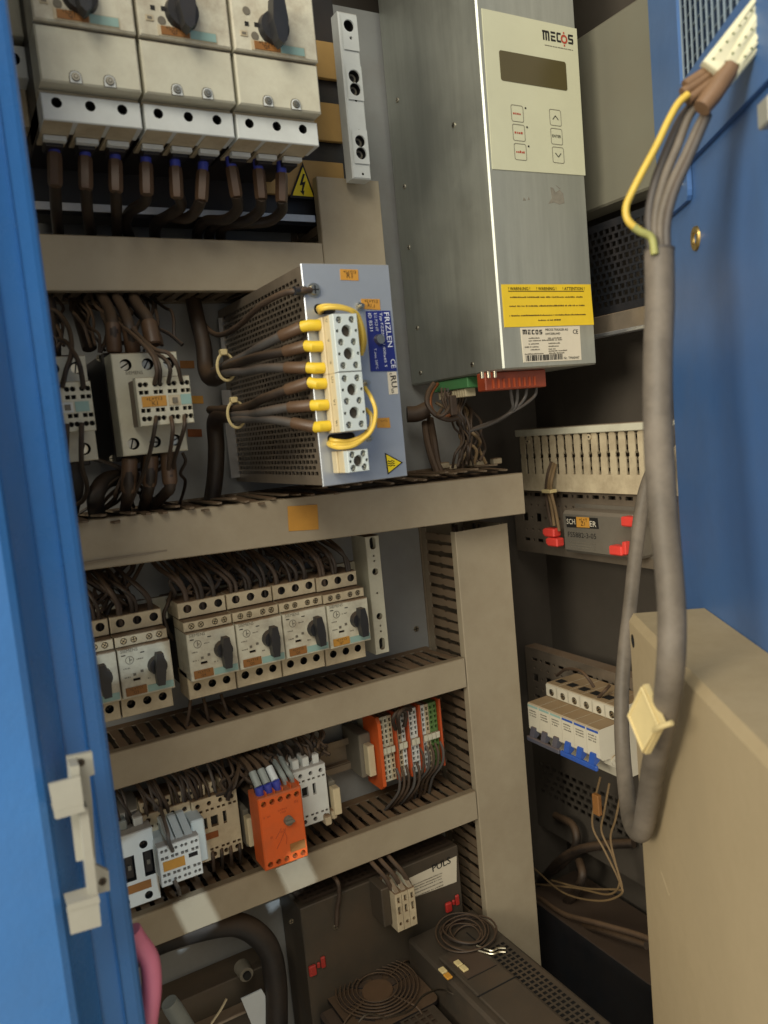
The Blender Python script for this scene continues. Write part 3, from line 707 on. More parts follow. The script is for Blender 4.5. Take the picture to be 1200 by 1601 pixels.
# ================================================================ brake resistor box with perforated sides
FX0, FX1, FZ0, FZ1, FY = .2635, .3400, -.0420, .1285, -.2090
t = thing('brake_resistor', 'steel resistor box with perforated side and a column of pale terminal blocks', 'resistor', ((FX0+FX1)/2, 0, FZ0))
def perforated(b, u0, u1, v0, v1, pu, pv, su, sv, mp, margin=.004, stag=True):
    """a sheet with slots: mp(u, v) -> point"""
    def q(a0, a1, c0, c1): b.add([mp(a0, c0), mp(a1, c0), mp(a1, c1), mp(a0, c1)], [(0, 1, 2, 3)])
    nv = int((v1-v0-2*margin)/pv); vo = (v1-v0-nv*pv)/2; nu = int((u1-u0-2*margin)/pu); 
    v = v0
    for j in range(nv):
        a = v0+vo+j*pv+(pv-sv)/2; q(u0, u1, v, a)
        uo = u0+margin+(pu*.5 if stag and j % 2 else 0); u = u0
        n = nu-(1 if stag and j % 2 else 0)
        for i in range(n):
            s0 = uo+i*pu+(pu-su)/2; q(u, s0, a, a+sv); u = s0+su
        q(u, u1, a, a+sv); v = a+sv
    q(u0, u1, v, v1)
b = B(); perforated(b, FY, -.002, FZ0, FZ1, .0080, .0046, .0058, .0030, lambda u, v: (FX0, u, v), .006)
perforated(b, FY, -.002, FZ0, FZ1, .0080, .0046, .0058, .0030, lambda u, v: (FX0+.0012, u, v), .006)
obj('perforated_side', b, 'galv_brown', t)
b = B().box(FX1-.0012, FX1, FY, -.002, FZ0, FZ1).box(FX0+.0014, FX1-.0014, FY+.002, -.002, FZ1-.0014, FZ1-.0002).box(FX0+.0014, FX1-.0014, FY+.002, -.002, FZ0+.0002, FZ0+.0014)
obj('casing', b, 'galv_brown', t)
for k in range(4):
    obj('resistor_element', B().cyl((FX0+.02+.012*k, -.03-.04*k*.0-.045*k, FZ0+.012), (FX0+.02+.012*k, -.03-.045*k, FZ1-.012), .013, n=12), 'psu', t)
hl = at(495, 484, Y=FY); hl2 = at(516, 690, Y=FY)
obj('front_plate', B().block(FX0-.0008, FX1+.0008, FY-.0015, FY, FZ0-.001, FZ1+.001, [('p', rrect(hl.x-.003, hl.x+.016, hl.z-.004, hl.z+.004, .0035)), ('p', rrect(hl2.x-.003, hl2.x+.022, hl2.z-.0035, hl2.z+.0055, .0035))], .0014, .0005), ['friz', 'hole'], t)
yf = FY-.0015
# terminal column
TY = -.2363; TX0, TX1 = .2727, .2932
zt, zm, zb = at(519.5, 490, Y=TY).z, at(530, 582, Y=TY).z, at(537.4, 675.6, Y=TY).z
def term_module(z0, z1, x0=TX0, x1=TX1, big=2):
    w = x1-x0; h = z1-z0; H = []; S = []
    rows = (.11, .30, .49, .69, .89) if big == 2 else (.2, .5, .8)
    for k, r in enumerate(rows):
        z = z1-h*r
        if k % 2 == 0:
            for u in (.24, .77): H.append(('c', x0+w*u, z, .0027)); S.append((x0+w*u, z))
        else:
            H.append(('c', x0+w*.52, z, .0046))
            for u in (.13, .91): H.append(('c', x0+w*u, z, .0013))
    m = obj('terminal_block', B().block(x0, x1, TY, TY+.0065, z0+.0003, z1-.0003, H, .0055, .0004), ['paleblue', 'psu'], t)
    for u, z in S: inst('terminal_screw', 'fz_screw', screw_b(.0022, 's'), ['screw', 'hole'], m, (u, TY+.0035, z), (0, random.uniform(-1, 1), 0))
    obj('block_base', B().box(x0, x1-.003, TY+.0065, yf, z0, z1, .0004).box(x0-.0018, x0, TY+.016, yf-.002, z0, z1, .0004), 'beige', m)
    return m
term_module(zm, zt); term_module(zb, zm)
zs0, zs1 = at(541, 740, Y=TY+.004).z, at(538, 705, Y=TY+.004).z
sm = term_module(zs0, zs1, TX0+.0008, TX1-.0015, 1)
def text_on(s, O, U, V, m, parent, h=None):
    vs, fs, asp = text_mesh(s); O = Vector(O); U = Vector(U); V = Vector(V).normalized(); w = U.length; k = 1 if h is None else h/(asp*w)
    return obj('lettering', B().add([O+U*p[0]+V*(p[1]*w*k) for p in vs], fs), m, parent)
for s, py in (('U', 503), ('V', 534), ('W', 569), ('U1', 593), ('V1', 628), ('W1', 661)):
    z = at(511+(py-500)*.1, py, X=TX0).z
    text_on(s, (TX0-.0003, TY+.0125, z+.002), (0, 0, -.0022*len(s)), (0, -1, 0), 'ink', t, .003)
# small fittings on the front plate
def tagpx(pts, l1, l2, m='tag'):
    q = quadpx('tag', yf, pts, m, t)
    a, b_, c_, d_ = [at(*p, Y=yf) for p in pts]
    text(l1, (a.x+.0025, (a.z*.62+d_.z*.38)), (b_.x-.0025, (b_.z*.62+c_.z*.38)), yf-.0004, 'ink_brown', q); text(l2, (a.x+.005, (a.z*.2+d_.z*.8)), (b_.x-.006, (b_.z*.2+c_.z*.8)), yf-.0004, 'ink_brown', q)
tagpx([(531, 421), (559, 422), (560, 439), (532, 438)], '+L+Y13', 'R1')
tagpx([(564, 467.5), (593, 468), (594, 485), (565, 483)], '+L+Y13', 'R1.1')
tagpx([(589, 654), (608, 653), (610, 669), (589, 669)], '+L+Y13', 'R1.2')
np_ = quadpx('nameplate', yf, [(571, 487), (608.5, 486), (619.5, 580), (579, 581)], 'navy', t, th=.0007)
yn = yf-.0007
textpx('FRIZLEN', (599.5, 489), (606, 543), yn, 'ink_white', np_, h=.0046, bold=1)
textpx('Typ FZZMGU 400x65 S', (591.5, 489), (600, 574), yn, 'ink_white', np_, h=.0030)
textpx('R 11  P 0.31 kW', (583.5, 490), (587, 518), yn, 'ink_white', np_, h=.0028)
textpx('ID 8531', (574.5, 490), (578, 518), yn, 'ink_white', np_, h=.0030)
textpx('T. max. 250°C', (584, 545), (587.5, 577), yn, 'ink_white', np_, h=.0022)
textpx('CE', (609.5, 562), (611.5, 576), yn, 'ink_white', np_, h=.0045, bold=1)
p = at(591.5, 531, Y=yn)
inst('nameplate_stud', 'stud', lambda b: b.cyl((0, 0, 0), (0, -.004, 0), .0042, .0038, 20), 'screw', np_, (p.x, yn, p.z))
ul = quadpx('approval_label', yf, [(605, 582), (619, 581), (622, 616), (608, 617)], 'paper', t)
textpx('RU', (609.5, 588), (612, 606), yf-.0004, 'ink', ul, h=.0052, bold=2); textpx('c', (608, 584), (609, 587), yf-.0004, 'ink', ul); textpx('us', (611, 608), (612, 615), yf-.0004, 'ink', ul)
tri = [at(601, 708, Y=yf), at(629, 723, Y=yf), at(605.5, 742, Y=yf)]; c = (tri[0]+tri[1]+tri[2])/3
hs = obj('heat_warning', B().prism([(p.x, p.z) for p in tri], yf-.0005, yf-.0001, 'y').prism([((c+(p-c)*.82).x, (c+(p-c)*.82).z) for p in tri], yf-.0007, yf-.00055, 'y', 1), ['ink', 'yellow_sign'], t, 'yellow triangle with three wavy heat lines')
for k in (-1, 0, 1):
    obj('heat_line', B().tube([(c.x-.003+.0065*i/6-.001, yf-.0007, c.z+k*.0018+.0005*math.sin(i*2)) for i in range(7)], .00035, 6, 2), 'ink', hs)
p = at(490, 454, Y=yf)
inst('earth_screw', 'earth_screw', lambda b: (b.cyl((0, 0, 0), (0, -.001, 0), .0055, n=20), b.cyl((0, -.001, 0), (0, -.003, 0), .0042, .0036, 18), b.box(-.003, .003, -.0032, -.0030, -.0005, .0005, mi=1), b.box(-.0005, .0005, -.0033, -.0031, -.003, .003, mi=1)), ['screw', 'hole'], t, (p.x, yf, p.z))
for px, py in ((561, 480), (575, 685), (570, 600)):
    p = at(px, py, Y=yf); inst('stud_nut', 'stud_nut', lambda b: (b.cyl((0, 0, 0), (0, -.003, 0), .0032, n=6), b.cyl((0, -.003, 0), (0, -.007, 0), .0016, n=10)), 'screw', t, (p.x, yf, p.z))
for k, (a_, b_) in enumerate((((347, 497), (349, 553)), ((352, 610), (360, 748)))):
    A, C = at(*a_, Y=-.012), at(*b_, Y=-.012)
    obj('mounting_flange', B().box(A.x-.004, A.x+.006, -.012, -.010, C.z, A.z), 'galv', t)
# earth lead
lead('green-yellow dusty earth lead from the resistor box to the plate', [(486, 454, -.212), (468, 455, -.214), (440, 460, -.20), (405, 480, -.17), (370, 512, -.12), (340, 524, -.07), (318, 506, -.03), (312, 486, -.01)], .0024, 'pe_brown' if 'pe_brown' in MATS else 'wire_brown', name='earth_lead')
p0, p1 = at(460, 455, Y=-.2135), at(478, 454.5, Y=-.2125)
le = bpy.data.objects[[o.name for o in bpy.data.objects if o.name.startswith('earth_lead')][-1]]
obj('lug', B().tube([p0, p0+(p1-p0)*.5, p1], [.0034, .0036, .0032], 10, smooth=False), 'handle', le)
# six phase leads
PH = [[(483, 508.7), (472, 511), (438, 526), (407, 542), (386, 555), (354, 571), (333, 581)],
      [(487, 542), (478, 541), (444, 550), (407, 557), (380, 565), (354, 574), (333, 586)],
      [(492, 576), (481, 575), (446, 575), (412, 576), (385, 581), (354, 583), (328, 597)],
      [(493.6, 600.5), (483, 598), (447, 610), (412, 623), (395, 632), (369, 640), (328, 641)],
      [(497, 634), (488, 634), (451, 637), (412, 644), (395, 648), (369, 648), (333, 647)],
      [(500, 667), (493, 668), (457, 661), (417, 655), (395, 655), (369, 655), (344, 655)]]
wn = ['U, the topmost', 'V, second from the top', 'W, third from the top', 'U1, third from the bottom', 'V1, second from the bottom', 'W1, the lowest']
for i, L in enumerate(PH):
    ys = (-.2155, -.211, -.196, -.175, -.15, -.125, -.07)
    P = [at(*q, Y=y) for q, y in zip(L, ys)]
    tt = thing('phase_lead', 'dark lead with yellow ferrule at terminal %s of the resistor box' % wn[i], 'cable', P[0], group='yellow-ferruled leads of the resistor box')
    obj('insulation', B().tube(P[1:], .0037, 12, 6), 'wire_grey' if i in (0, 2, 4, 5) else 'wire', tt)
    d = (P[0]-P[1]).normalized(); e = Vector((TX0-.002, P[0].y, P[0].z))
    obj('ferrule', B().tube([P[1], P[0], e], [.0044, .0044, .0043], 14, smooth=False), 'yellow', tt)
    obj('sleeve', B().tube([P[1]+(P[2]-P[1])*.02, P[1]+(P[2]-P[1])*.08, P[2]-(P[2]-P[1])*.06, P[2]], [.0044, .0048, .0047, .0043], 12, smooth=False), 'sleeve', tt)
for k, (c_, lab) in enumerate((((353, 574, -.125), 'pale cable tie round the upper three resistor leads'), ((369, 648, -.125), 'pale cable tie round the lower three resistor leads'))):
    p = at(c_[0], c_[1], Y=c_[2]); b = B(); n = 24
    dd = (at(*PH[1+3*k][3], Y=-.175)-at(*PH[1+3*k][6], Y=-.07)).normalized(); vv = dd.cross(Vector((0, 0, 1))).normalized()
    pts = [p+Vector((0, 0, 1))*(.0112*math.cos(2*math.pi*i/n))+vv*(.0078*math.sin(2*math.pi*i/n)) for i in range(n+1)]
    b.tube(pts, .0013, 6, 2); q = p+Vector((0, 0, .0118))+vv*.001; b.box(q.x-.003, q.x+.003, q.y-.003, q.y+.003, q.z-.002, q.z+.003, .0006)
    single('cable_tie', b, 'tie', lab, 'cable tie')
lead('thick dark cable bundle dropping from above to the upper resistor leads', [(300, 455, -.02), (306, 490, -.035), (318, 540, -.05), (322, 580, -.06), (333, 592, -.08), (354, 580, -.115)], .0074, 'wire')
lead('thick dark cable bundle leading from the lower resistor leads down', [(369, 648, -.115), (345, 648, -.085), (336, 662, -.06), (338, 700, -.05), (336, 745, -.045), (330, 790, -.04)], .0078, 'wire')
# yellow loops
def yl(px_list): return px_list
wires_px('yellow wire loop arching over the upper terminals of the resistor box', 'wires', [
    [(499, 488, -.205), (498, 481, -.222), (515, 478, -.228), (545, 484, -.230), (560, 497, -.230), (567, 525, -.228), (565, 555, -.220)],
    [(500, 491, -.205), (501, 484, -.226), (520, 481, -.233), (548, 486, -.234), (557, 500, -.230), (562, 520, -.226), (560, 540, -.22)],
    [(502, 489, -.205), (508, 480, -.219), (530, 479, -.223), (555, 488, -.224), (564, 505, -.224), (570, 530, -.224), (567, 550, -.218)]], .0017, 'yellow_wire', name='wire_loop')
wires_px('yellow wire loop hanging below the resistor terminals on the right', 'wires', [
    [(570, 606, -.220), (580, 622, -.232), (587, 643, -.236), (583, 668, -.236), (570, 684, -.232), (548, 694, -.226), (520, 695, -.220), (514, 690, -.207)],
    [(572, 640, -.220), (580, 650, -.228), (579, 668, -.230), (567, 681, -.228), (545, 690, -.222), (522, 689, -.218), (516, 686, -.207)],
    [(574, 670, -.222), (570, 684, -.229), (552, 697, -.231), (530, 700, -.227), (515, 696, -.216), (513, 691, -.207)]], .0017, ['yellow_wire', 'yellow_wire', 'yellow_wire'], name='wire_loop')

# ================================================================ tall steel controller
MX0, MX1, MY, MZ = .4800, .6005, -.1725, .0425
t = thing('magnetic_bearing_controller', 'tall brushed steel controller with display panel and yellow warning label', 'controller', ((MX0+MX1)/2, 0, MZ))
obj('casing', B().box(MX0, MX1, MY, -.004, MZ, .60, .0016), 'brushed', t)
for px, py in ((621, 157), (709, 196), (632, 292), (639, 387), (652, 513), (657, 583), (738, 570), (590, 330)):
    p = at(px, py, X=MX0)
    if p.y > -.006: continue
    inst('casing_screw', 'mecos_screw', screw_b(.0026), ['screw', 'hole'], t, (MX0, p.y, p.z), (0, 0, math.radians(-90)))
fp = quadpx('operator_panel', MY, [(752, 14), (900, 46), (914, 275), (769, 265)], 'panel_cream', t, th=.0008)
yp = MY-.0008
P = [at(*q, Y=yp) for q in ((779, 80), (883.6, 96.5), (886, 141.4), (783.4, 127.4))]
xa, xb, za, zb_ = (P[0].x+P[3].x)/2, (P[1].x+P[2].x)/2, (P[2].z+P[3].z)/2, (P[0].z+P[1].z)/2
obj('display', B().prism(rrect(xa, xb, za, zb_, .0022), yp-.0004, yp, 'y'), 'lcd', fp)
def ring(b, outer, inner, y0, y1):
    n = len(outer)
    vs = [(u, y0, v) for u, v in outer]+[(u, y0, v) for u, v in inner]
    b.add(vs, [(i, (i+1) % n, n+(i+1) % n, n+i) for i in range(n)])
for k, (px, py) in enumerate(((808, 178), (810.5, 208), (813, 238), (867.5, 184.5), (869.5, 214), (872, 243))):
    p = at(px, py, Y=yp); b = B(); s = .0074; e = .0076
    ring(b, rrect(p.x-s, p.x+s, p.z-e, p.z+e, .002), rrect(p.x-s+.0005, p.x+s-.0005, p.z-e+.0005, p.z+e-.0005, .0016), yp-.0003, yp)
    kk = obj('key', b, 'ink_grey', fp)
    if k < 3:
        fine_print('legend', [(p.x-.005, p.x+.005, p.z-.0010, .0022)], yp, 'ink_red', kk)
        obj('led', B().cyl((p.x+.0105, yp-.0004, p.z+.006), (p.x+.0105, yp, p.z+.006), .0009, n=10), 'ink', fp)
    elif k == 4: text('ENTER', (p.x-.0055, p.z-.001), (p.x+.0055, p.z-.001), yp, 'ink', kk, bold=1)
    else:
        s_ = 1 if k == 3 else -1
        obj('arrow', B().tube([(p.x-.0035, yp-.0003, p.z-.0018*s_), (p.x, yp-.0003, p.z+.0018*s_), (p.x+.0035, yp-.0003, p.z-.0018*s_)], .00035, 6, smooth=False), 'ink', kk)
# logo: letters with a red ring between C and S
GL = {'M': ((0, 0, .2, .88), (.4, 0, .6, .88), (.8, 0, 1, .88), (-.06, .80, .94, 1)), 'E': ((0, 0, 1, .2), (.08, .41, .9, .59), (0, .8, 1, 1), (0, .0, .26, .34), (0, .41, .26, .59)), 'C': ((.1, 0, 1, .2), (.1, .8, 1, 1), (0, .1, .28, .9)), 'S': ((0, 0, .92, .2), (.05, .4, .95, .6), (.08, .8, 1, 1), (0, .5, .26, .9), (.74, .1, 1, .5)), 'O': ((0, .1, .24, .9), (.76, .1, 1, .9), (.12, 0, .88, .2), (.12, .8, .88, 1))}
def logo(spans, y, h, parent):
    b = B()
    for ch, p_, q_ in spans:
        a_, b2 = at(*p_, Y=y), at(*q_, Y=y)
        for n_, (u0, v0, u1, v1) in enumerate(GL[ch]): b.box(a_.x+(b2.x-a_.x)*u0, a_.x+(b2.x-a_.x)*u1, y-.0003-.00002*n_, y, a_.z+h*v0, a_.z+h*v1)
    obj('logo', b, 'ink', parent)
logo([('M', (848.5, 62.5), (858.5, 64)), ('E', (861, 64.5), (868, 65.5)), ('C', (870, 66), (876.5, 67)), ('S', (888, 69), (895.5, 70))], yp, .0088, fp)
p = at(881, 62, Y=yp); b = B()
ring(b, arc(p.x, p.z, .0042, 0, 345, 23), arc(p.x, p.z, .0024, 0, 345, 23), yp-.0004, yp)
b.cyl((p.x, yp-.0004, p.z+.0058), (p.x, yp, p.z+.0058), .0009, n=10).cyl((p.x, yp-.0004, p.z-.0058), (p.x, yp, p.z-.0058), .0009, n=10)
obj('logo_ring', b, 'ink_red', fp)
a_, b_ = at(851, 70, Y=yp), at(896, 76, Y=yp); fine_print('legend', [(a_.x, b_.x, a_.z-.0008, .0009)], yp, 'ink_grey', fp)
# torn sticker remains
for pts in ([(860, 293), (864, 294), (868, 301), (874, 297), (880, 303), (882, 318), (874, 320), (866, 317), (857, 319), (862, 310)], [(817, 314), (818, 309), (821, 312), (822, 314)], [(824, 313), (826, 308), (828, 313)], [(868, 290), (870, 291), (876, 296), (873, 295)]):
    quadpx('sticker_residue', MY, pts, 'residue', t, th=.0002)
yw = quadpx('warning_label', MY, [(783, 445), (922, 445), (927.5, 508), (788, 512)], 'yellow_label', t, th=.0005)
y5 = MY-.0005
for s, p_, q_ in (('! WARNUNG !', (794, 454), (828, 454)), ('! WARNING !', (838, 454), (869, 454)), ('! ATTENTION !', (879, 454), (913, 454))): textpx(s, p_, q_, y5, 'ink', yw, bold=1)
a_, b_ = at(794, 456, Y=y5), at(912, 455, Y=y5); obj('rule', B().box(a_.x, b_.x, y5-.0003, y5-.0001, a_.z, a_.z+.0006), 'ink', yw)
R = []
for px, qx, py in ((797, 910, 466), (796, 913, 480), (796, 915, 495), (841, 876, 502)):
    a_, b_ = at(px, py, Y=y5), at(qx, py, Y=y5); R.append((a_.x, b_.x, a_.z, .0014))
fine_print('small_print', R, y5, 'ink_brown', yw)
wl = quadpx('rating_label', MY, [(813, 513), (905, 510), (908, 563), (818, 567)], 'paper', t, th=.0007)
y6 = MY-.0007
logo([('M', (817, 523), (823, 523)), ('E', (825, 523), (829, 523)), ('C', (831, 523), (835, 523)), ('O', (837, 523), (841, 523)), ('S', (843, 523), (847, 523))], y6, .0044, wl); textpx('MECOS TRAXLER AG', (852, 517.5), (887, 517), y6, 'ink', wl, bold=1); textpx('SWITZERLAND', (852, 524), (875, 523), y6, 'ink', wl, bold=1); textpx('CE', (895, 522), (903, 522), y6, 'ink', wl, bold=1)
R = []
for px, qx, py in ((826, 843, 530), (856, 877, 530), (826, 878, 534), (826, 842, 539), (857, 875, 538), (820, 842, 544), (857, 873, 542.5), (829, 844, 548), (857, 868, 547), (857, 886, 550), (820, 849, 555), (858, 882, 553.5)):
    a_, b_ = at(px, py, Y=y6), at(qx, py, Y=y6); R.append((a_.x, b_.x, a_.z, .0013))
fine_print('small_print', R, y6, 'ink_grey', wl)
b = B(); rnd = random.Random(3); a_, b_ = at(822, 565, Y=y6), at(879, 563, Y=y6); x = a_.x; zt_ = at(822, 556, Y=y6).z
while x < b_.x:
    w_ = rnd.choice((.0004, .0007, .0011)); b.box(x, x+w_, y6-.0003, y6-.0001, a_.z, zt_); x += w_+rnd.choice((.0005, .0008, .0013))
obj('barcode', b, 'ink', wl)
textpx('Nr. TMA0447', (881, 562), (905, 561), y6, 'ink', wl)
# plugs under the controller
p0, p1 = at(687, 592, X=MX0+.012), at(741, 588, X=MX0+.012)
for yy0, yy1, m, z0_, z1_, nm in ((p1.y, p0.y, 'green_plug', MZ-.012, MZ, 'plug'), (p1.y+.012, p0.y-.006, 'beige', MZ-.0215, MZ-.012, 'plug_base')):
    pass
tg = thing('connector', 'green plug with pale base under the steel controller', 'connector', (MX0+.015, (p0.y+p1.y)/2, MZ))
obj('plug', B().box(MX0+.003, MX0+.022, p1.y, p0.y, MZ-.0115, MZ-.0002, .0008), 'green_plug', tg)
b = B(); n = 12; y0_, y1_ = p1.y+.008, p0.y-.004
for i in range(n):
    ya = y0_+(y1_-y0_)*i/n; b.box(MX0+.005, MX0+.018, ya, ya+(y1_-y0_)/n*.75, MZ-.020, MZ-.0115, .0004)
obj('plug_base', b, 'beige', tg)
tr = thing('connector', 'wide red-orange plug under the front of the steel controller', 'connector', (MX0+.05, -.145, MZ))
q0, q1 = at(752, 600, Y=-.145), at(847, 600, Y=-.145)
obj('plug', B().box(q0.x, q1.x, -.152, -.138, at(840, 606, Y=-.145).z, MZ-.0002, .001), 'red_plug', tr)
for k in range(9):
    x = q0.x+(q1.x-q0.x)*(.12+.085*k); obj('contact_slot', B().box(x-.0012, x+.0012, -.1526, -.1515, MZ-.016, MZ-.007), 'orange_dark', tr)
for k in range(3):
    p = at(753+10*k, 583, Y=-.16); ts = thing('standoff_screw', 'short standoff screw under the corner of the steel controller, %s of three' % ('left', 'middle', 'right')[k], 'screw', p, group='standoff screws under the controller')
    obj('shank', B().cyl((p.x, -.160, MZ), (p.x, -.160, MZ-.006), .002, n=10), 'screw', ts)
yg = (p0.y+p1.y)/2; xg = MX0+.012
wires_px('bunch of thin brown wires hanging from the green plug', 'wires', [
    [(690+5*k, 607, yg+.010-.003*k), (691+4.5*k, 625, yg+.004), (700+2.5*k, 645, yg), (715+1.5*k, 658, yg), (722, 680, yg+.01), (718, 715, yg+.02), (714, 750, yg+.02)] for k in range(9)], .0013, ['wire_brown', 'wire_brown', 'wire_grey'])
wires_px('loop of brown wires curling left below the green plug', 'wires', [
    [(678, 600, -.06), (669, 615, -.065), (668, 632, -.07), (680, 648, -.075), (700, 656, -.08), (716, 654, -.085)],
    [(684, 600, -.06), (673, 618, -.065), (675, 640, -.07), (690, 652, -.075), (705, 648, -.08), (712, 635, -.085)],
    [(698, 614, -.085), (704, 632, -.09), (694, 648, -.09), (684, 650, -.085), (690, 640, -.08)]], [.0028, .002, .002], ['wire_brown', 'copper', 'wire_brown'])
wires_px('fan of grey wires drawn together below the red-orange plug', 'wires', [
    [(797, 607, -.145), (800, 625, -.14), (800, 640, -.135), (780, 655, -.11), (745, 668, -.09)],
    [(808, 606, -.145), (808, 626, -.14), (801, 642, -.135), (775, 660, -.11), (740, 670, -.09)],
    [(823, 604, -.145), (820, 622, -.14), (803, 641, -.135), (770, 662, -.11), (738, 672, -.09)],
    [(838, 604, -.145), (836, 618, -.14), (820, 632, -.138), (802, 643, -.135), (765, 664, -.11), (735, 674, -.09)]], .0016, 'wire_grey')
single('cable_tag', B().box(at(707, 640, Y=-.1).x-.004, at(707, 640, Y=-.1).x+.004, -.104, -.1, at(707, 650, Y=-.1).z, at(707, 618, Y=-.1).z, .001), 'wire_brown', 'brown folded cable tag among the wires of the green plug', 'tag')
b = B(); L = [at(*q, Y=y) for q, y in (((722, 660), -.075), ((726, 690), -.07), ((721, 720), -.065), ((718, 748), -.06))]
for k in range(6): b.tube([p+Vector((.0016*(k-2.5), 0, 0)) for p in L], .0011, 6, 4)
single('ribbon_cable', b, 'wire_brown', 'flat tan ribbon cable dropping from the green plug into the duct', 'cable')
wires_px('two brown cables rising from the duct below the steel controller', 'wires', [
    [(664, 660, -.03), (668, 690, -.04), (676, 720, -.05), (690, 755, -.06)], [(672, 655, -.03), (678, 690, -.045), (684, 725, -.05), (696, 755, -.06)]], .004, 'wire_brown')
lead('brown conduit stub behind the perforated resistor box', [(636, 648, -.03), (652, 647, -.035), (668, 640, -.04)], .009, 'wire_brown')
for k, (px, py) in enumerate(((693, 727), (707, 730), (733, 724), (748, 724), (775, 720))):
    p = at(px, py, Y=-.05)
    single('duct_tip', B().box(p.x-.006, p.x+.006, -.054, -.046, p.z-.004, p.z+.003, .001), 'aged', 'pale broken duct finger tip below the steel controller, %s from the left' % ('first', 'second', 'third', 'fourth', 'fifth')[k], 'duct finger', group='finger tips above the long duct')

# ================================================================ small rotary breakers, third row
def small_breaker(x0, label, tagtext, w=.0450, dz=0, tagm='tag_worn', y_off=0.0):
    t = thing('motor_breaker', label, 'circuit breaker', (x0+w/2, 0, -.228+dz), group='small rotary breakers')
    x1 = x0+w; g = .0004; Z = lambda z: z+dz
    obj('body', B().box(x0+.0012, x1-.0012, -.070, -.004, Z(-.222), Z(-.142), .001), 'black', t)
    hs = [('c', x0+w*k, Z(-.2178), .0037) for k in (.19, .50, .80)]
    lo = obj('lower_terminal_strip', B().block(x0+g, x1-g, -.080, -.050, Z(-.2285), Z(-.2045), hs, .009, .0006), ['aged', 'hole'], t)
    for h in hs: inst('terminal_screw', 'sb_screw', screw_b(.0031), ['screw_dark', 'hole'], lo, (h[1], -.0715, h[2]), (0, random.uniform(-1, 1), 0))
    hs = [('c', x0+w*k, Z(-.1465), .0038) for k in (.20, .52, .84)]
    up = obj('upper_terminal_strip', B().block(x0+g, x1-g, -.076, -.040, Z(-.1545), Z(-.1400), hs, .009, .0006), ['aged', 'hole'], t)
    for h in hs: inst('terminal_screw', 'sb_screw', screw_b(.0031), ['screw_dark', 'hole'], up, (h[1], -.0675, h[2]), (0, random.uniform(-1, 1), 0))
    hs = [('c', x0+w*k, Z(-.1600), .0028) for k in (.17, .36, .65, .84)]
    au = obj('auxiliary_strip', B().block(x0+g, x1-g, -.0885, -.055, Z(-.1645), Z(-.1556), hs, .002, .0005), ['aged', 'hole'], t)
    for h in hs: inst('terminal_screw', 'sb_small', screw_b(.0024), ['screw', 'hole'], au, (h[1], -.0872, h[2]), (0, random.uniform(-1, 1), 0))
    y = -.0945
    fp = obj('dial_panel', B().block(x0+g, x1-g, y, -.055, Z(-.2082), Z(-.1652), [('r', x0+w*.30, Z(-.1932), .0062, .0022)], .002, .0007), ['dial', 'hole'], t)
    text('SIEMENS', (x0+w*.06, Z(-.1685)), (x0+w*.38, Z(-.1685)), y, 'ink_grey', fp)
    for kx in (.07, .42): obj('index_mark', B().box(x0+w*kx, x0+w*(kx+.075), y-.0003, y-.0001, Z(-.1712), Z(-.1704)), 'ink', fp)
    p = (x0+w*.21, Z(-.1755)); b = B()
    ring(b, arc(*p, .0036, 0, 345, 23), arc(*p, .0031, 0, 345, 23), y-.0003, y); b.box(p[0]-.0003, p[0]+.0003, y-.0004, y-.0002, p[1]-.002, p[1]+.0025).box(p[0], p[0]+.002, y-.0004, y-.0002, p[1]-.0003, p[1]+.0003)
    obj('setting_dial', b, 'ink_grey', fp)
    for kx, kz in ((.27, -.1885), (.41, -.1868)): obj('indicator', B().box(x0+w*kx-.0012, x0+w*kx+.0012, y-.0005, y-.0001, Z(kz)-.0011, Z(kz)+.0011), 'ink_grey', fp)
    # rotary handle: round boss with a raised grip, turned upright
    fine_print('scale_print', [(x0+w*.08, x0+w*.20, Z(-.1828), .0011), (x0+w*.34, x0+w*.46, Z(-.1765), .0011), (x0+w*.08, x0+w*.20, Z(-.1905), .0012), (x0+w*.50, x0+w*.58, Z(-.1950), .0012)], y, 'ink_grey', fp)
    cx, cz = x0+w*.70, Z(-.1845); rot = random.uniform(-.07, .07); cr, sr_ = math.cos(rot), math.sin(rot)
    h = obj('handle_disc', B().cyl((cx, y, cz), (cx, y-.007, cz), .0082, .0075, 24), 'handle', t)
    obj('rotary_handle', B().prism([(cx+u_*cr-v_*sr_, cz+u_*sr_+v_*cr) for u_, v_ in ((-.0026, .0128), (.0026, .0128), (.0040, .004), (.0042, -.004), (.0030, -.0148), (-.0030, -.0148), (-.0042, -.004), (-.0040, .004))], y-.0150, y-.006, 'y'), 'handle', h)
    obj('tag', B().box(x0+w*.07, x0+w*.46, y-.0010, y-.0001, Z(-.2062), Z(-.1990), .0002), tagm, fp)
    text('+L+Y13', (x0+w*.14, Z(-.2019)), (x0+w*.38, Z(-.2019)), y-.0010, 'ink_brown', fp); text(tagtext, (x0+w*.21, Z(-.2052)), (x0+w*.30, Z(-.2052)), y-.0010, 'ink_brown', fp)
    obj('label_field', B().box(x0+w*.48, x0+w*.97, y-.0004, y-.0001, Z(-.2065), Z(-.2005)), 'teal', fp)
    return t
X3 = at(296, 1094, Y=-.08).x
small_breaker(X3, 'small rotary breaker beside the dark gap, first of the four adjoining ones', 'Q4')
small_breaker(X3+.0456, 'small rotary breaker, second of the four adjoining ones from the dark gap', 'Q5')
small_breaker(X3+.0912, 'small rotary breaker, third of the four adjoining ones from the dark gap', 'Q6')
small_breaker(X3+.1370, 'brightly lit small rotary breaker beside the slotted white strip', 'Q7', dz=-.0006, tagm='tag')
xr_ = at(272, 1100, Y=-.08).x
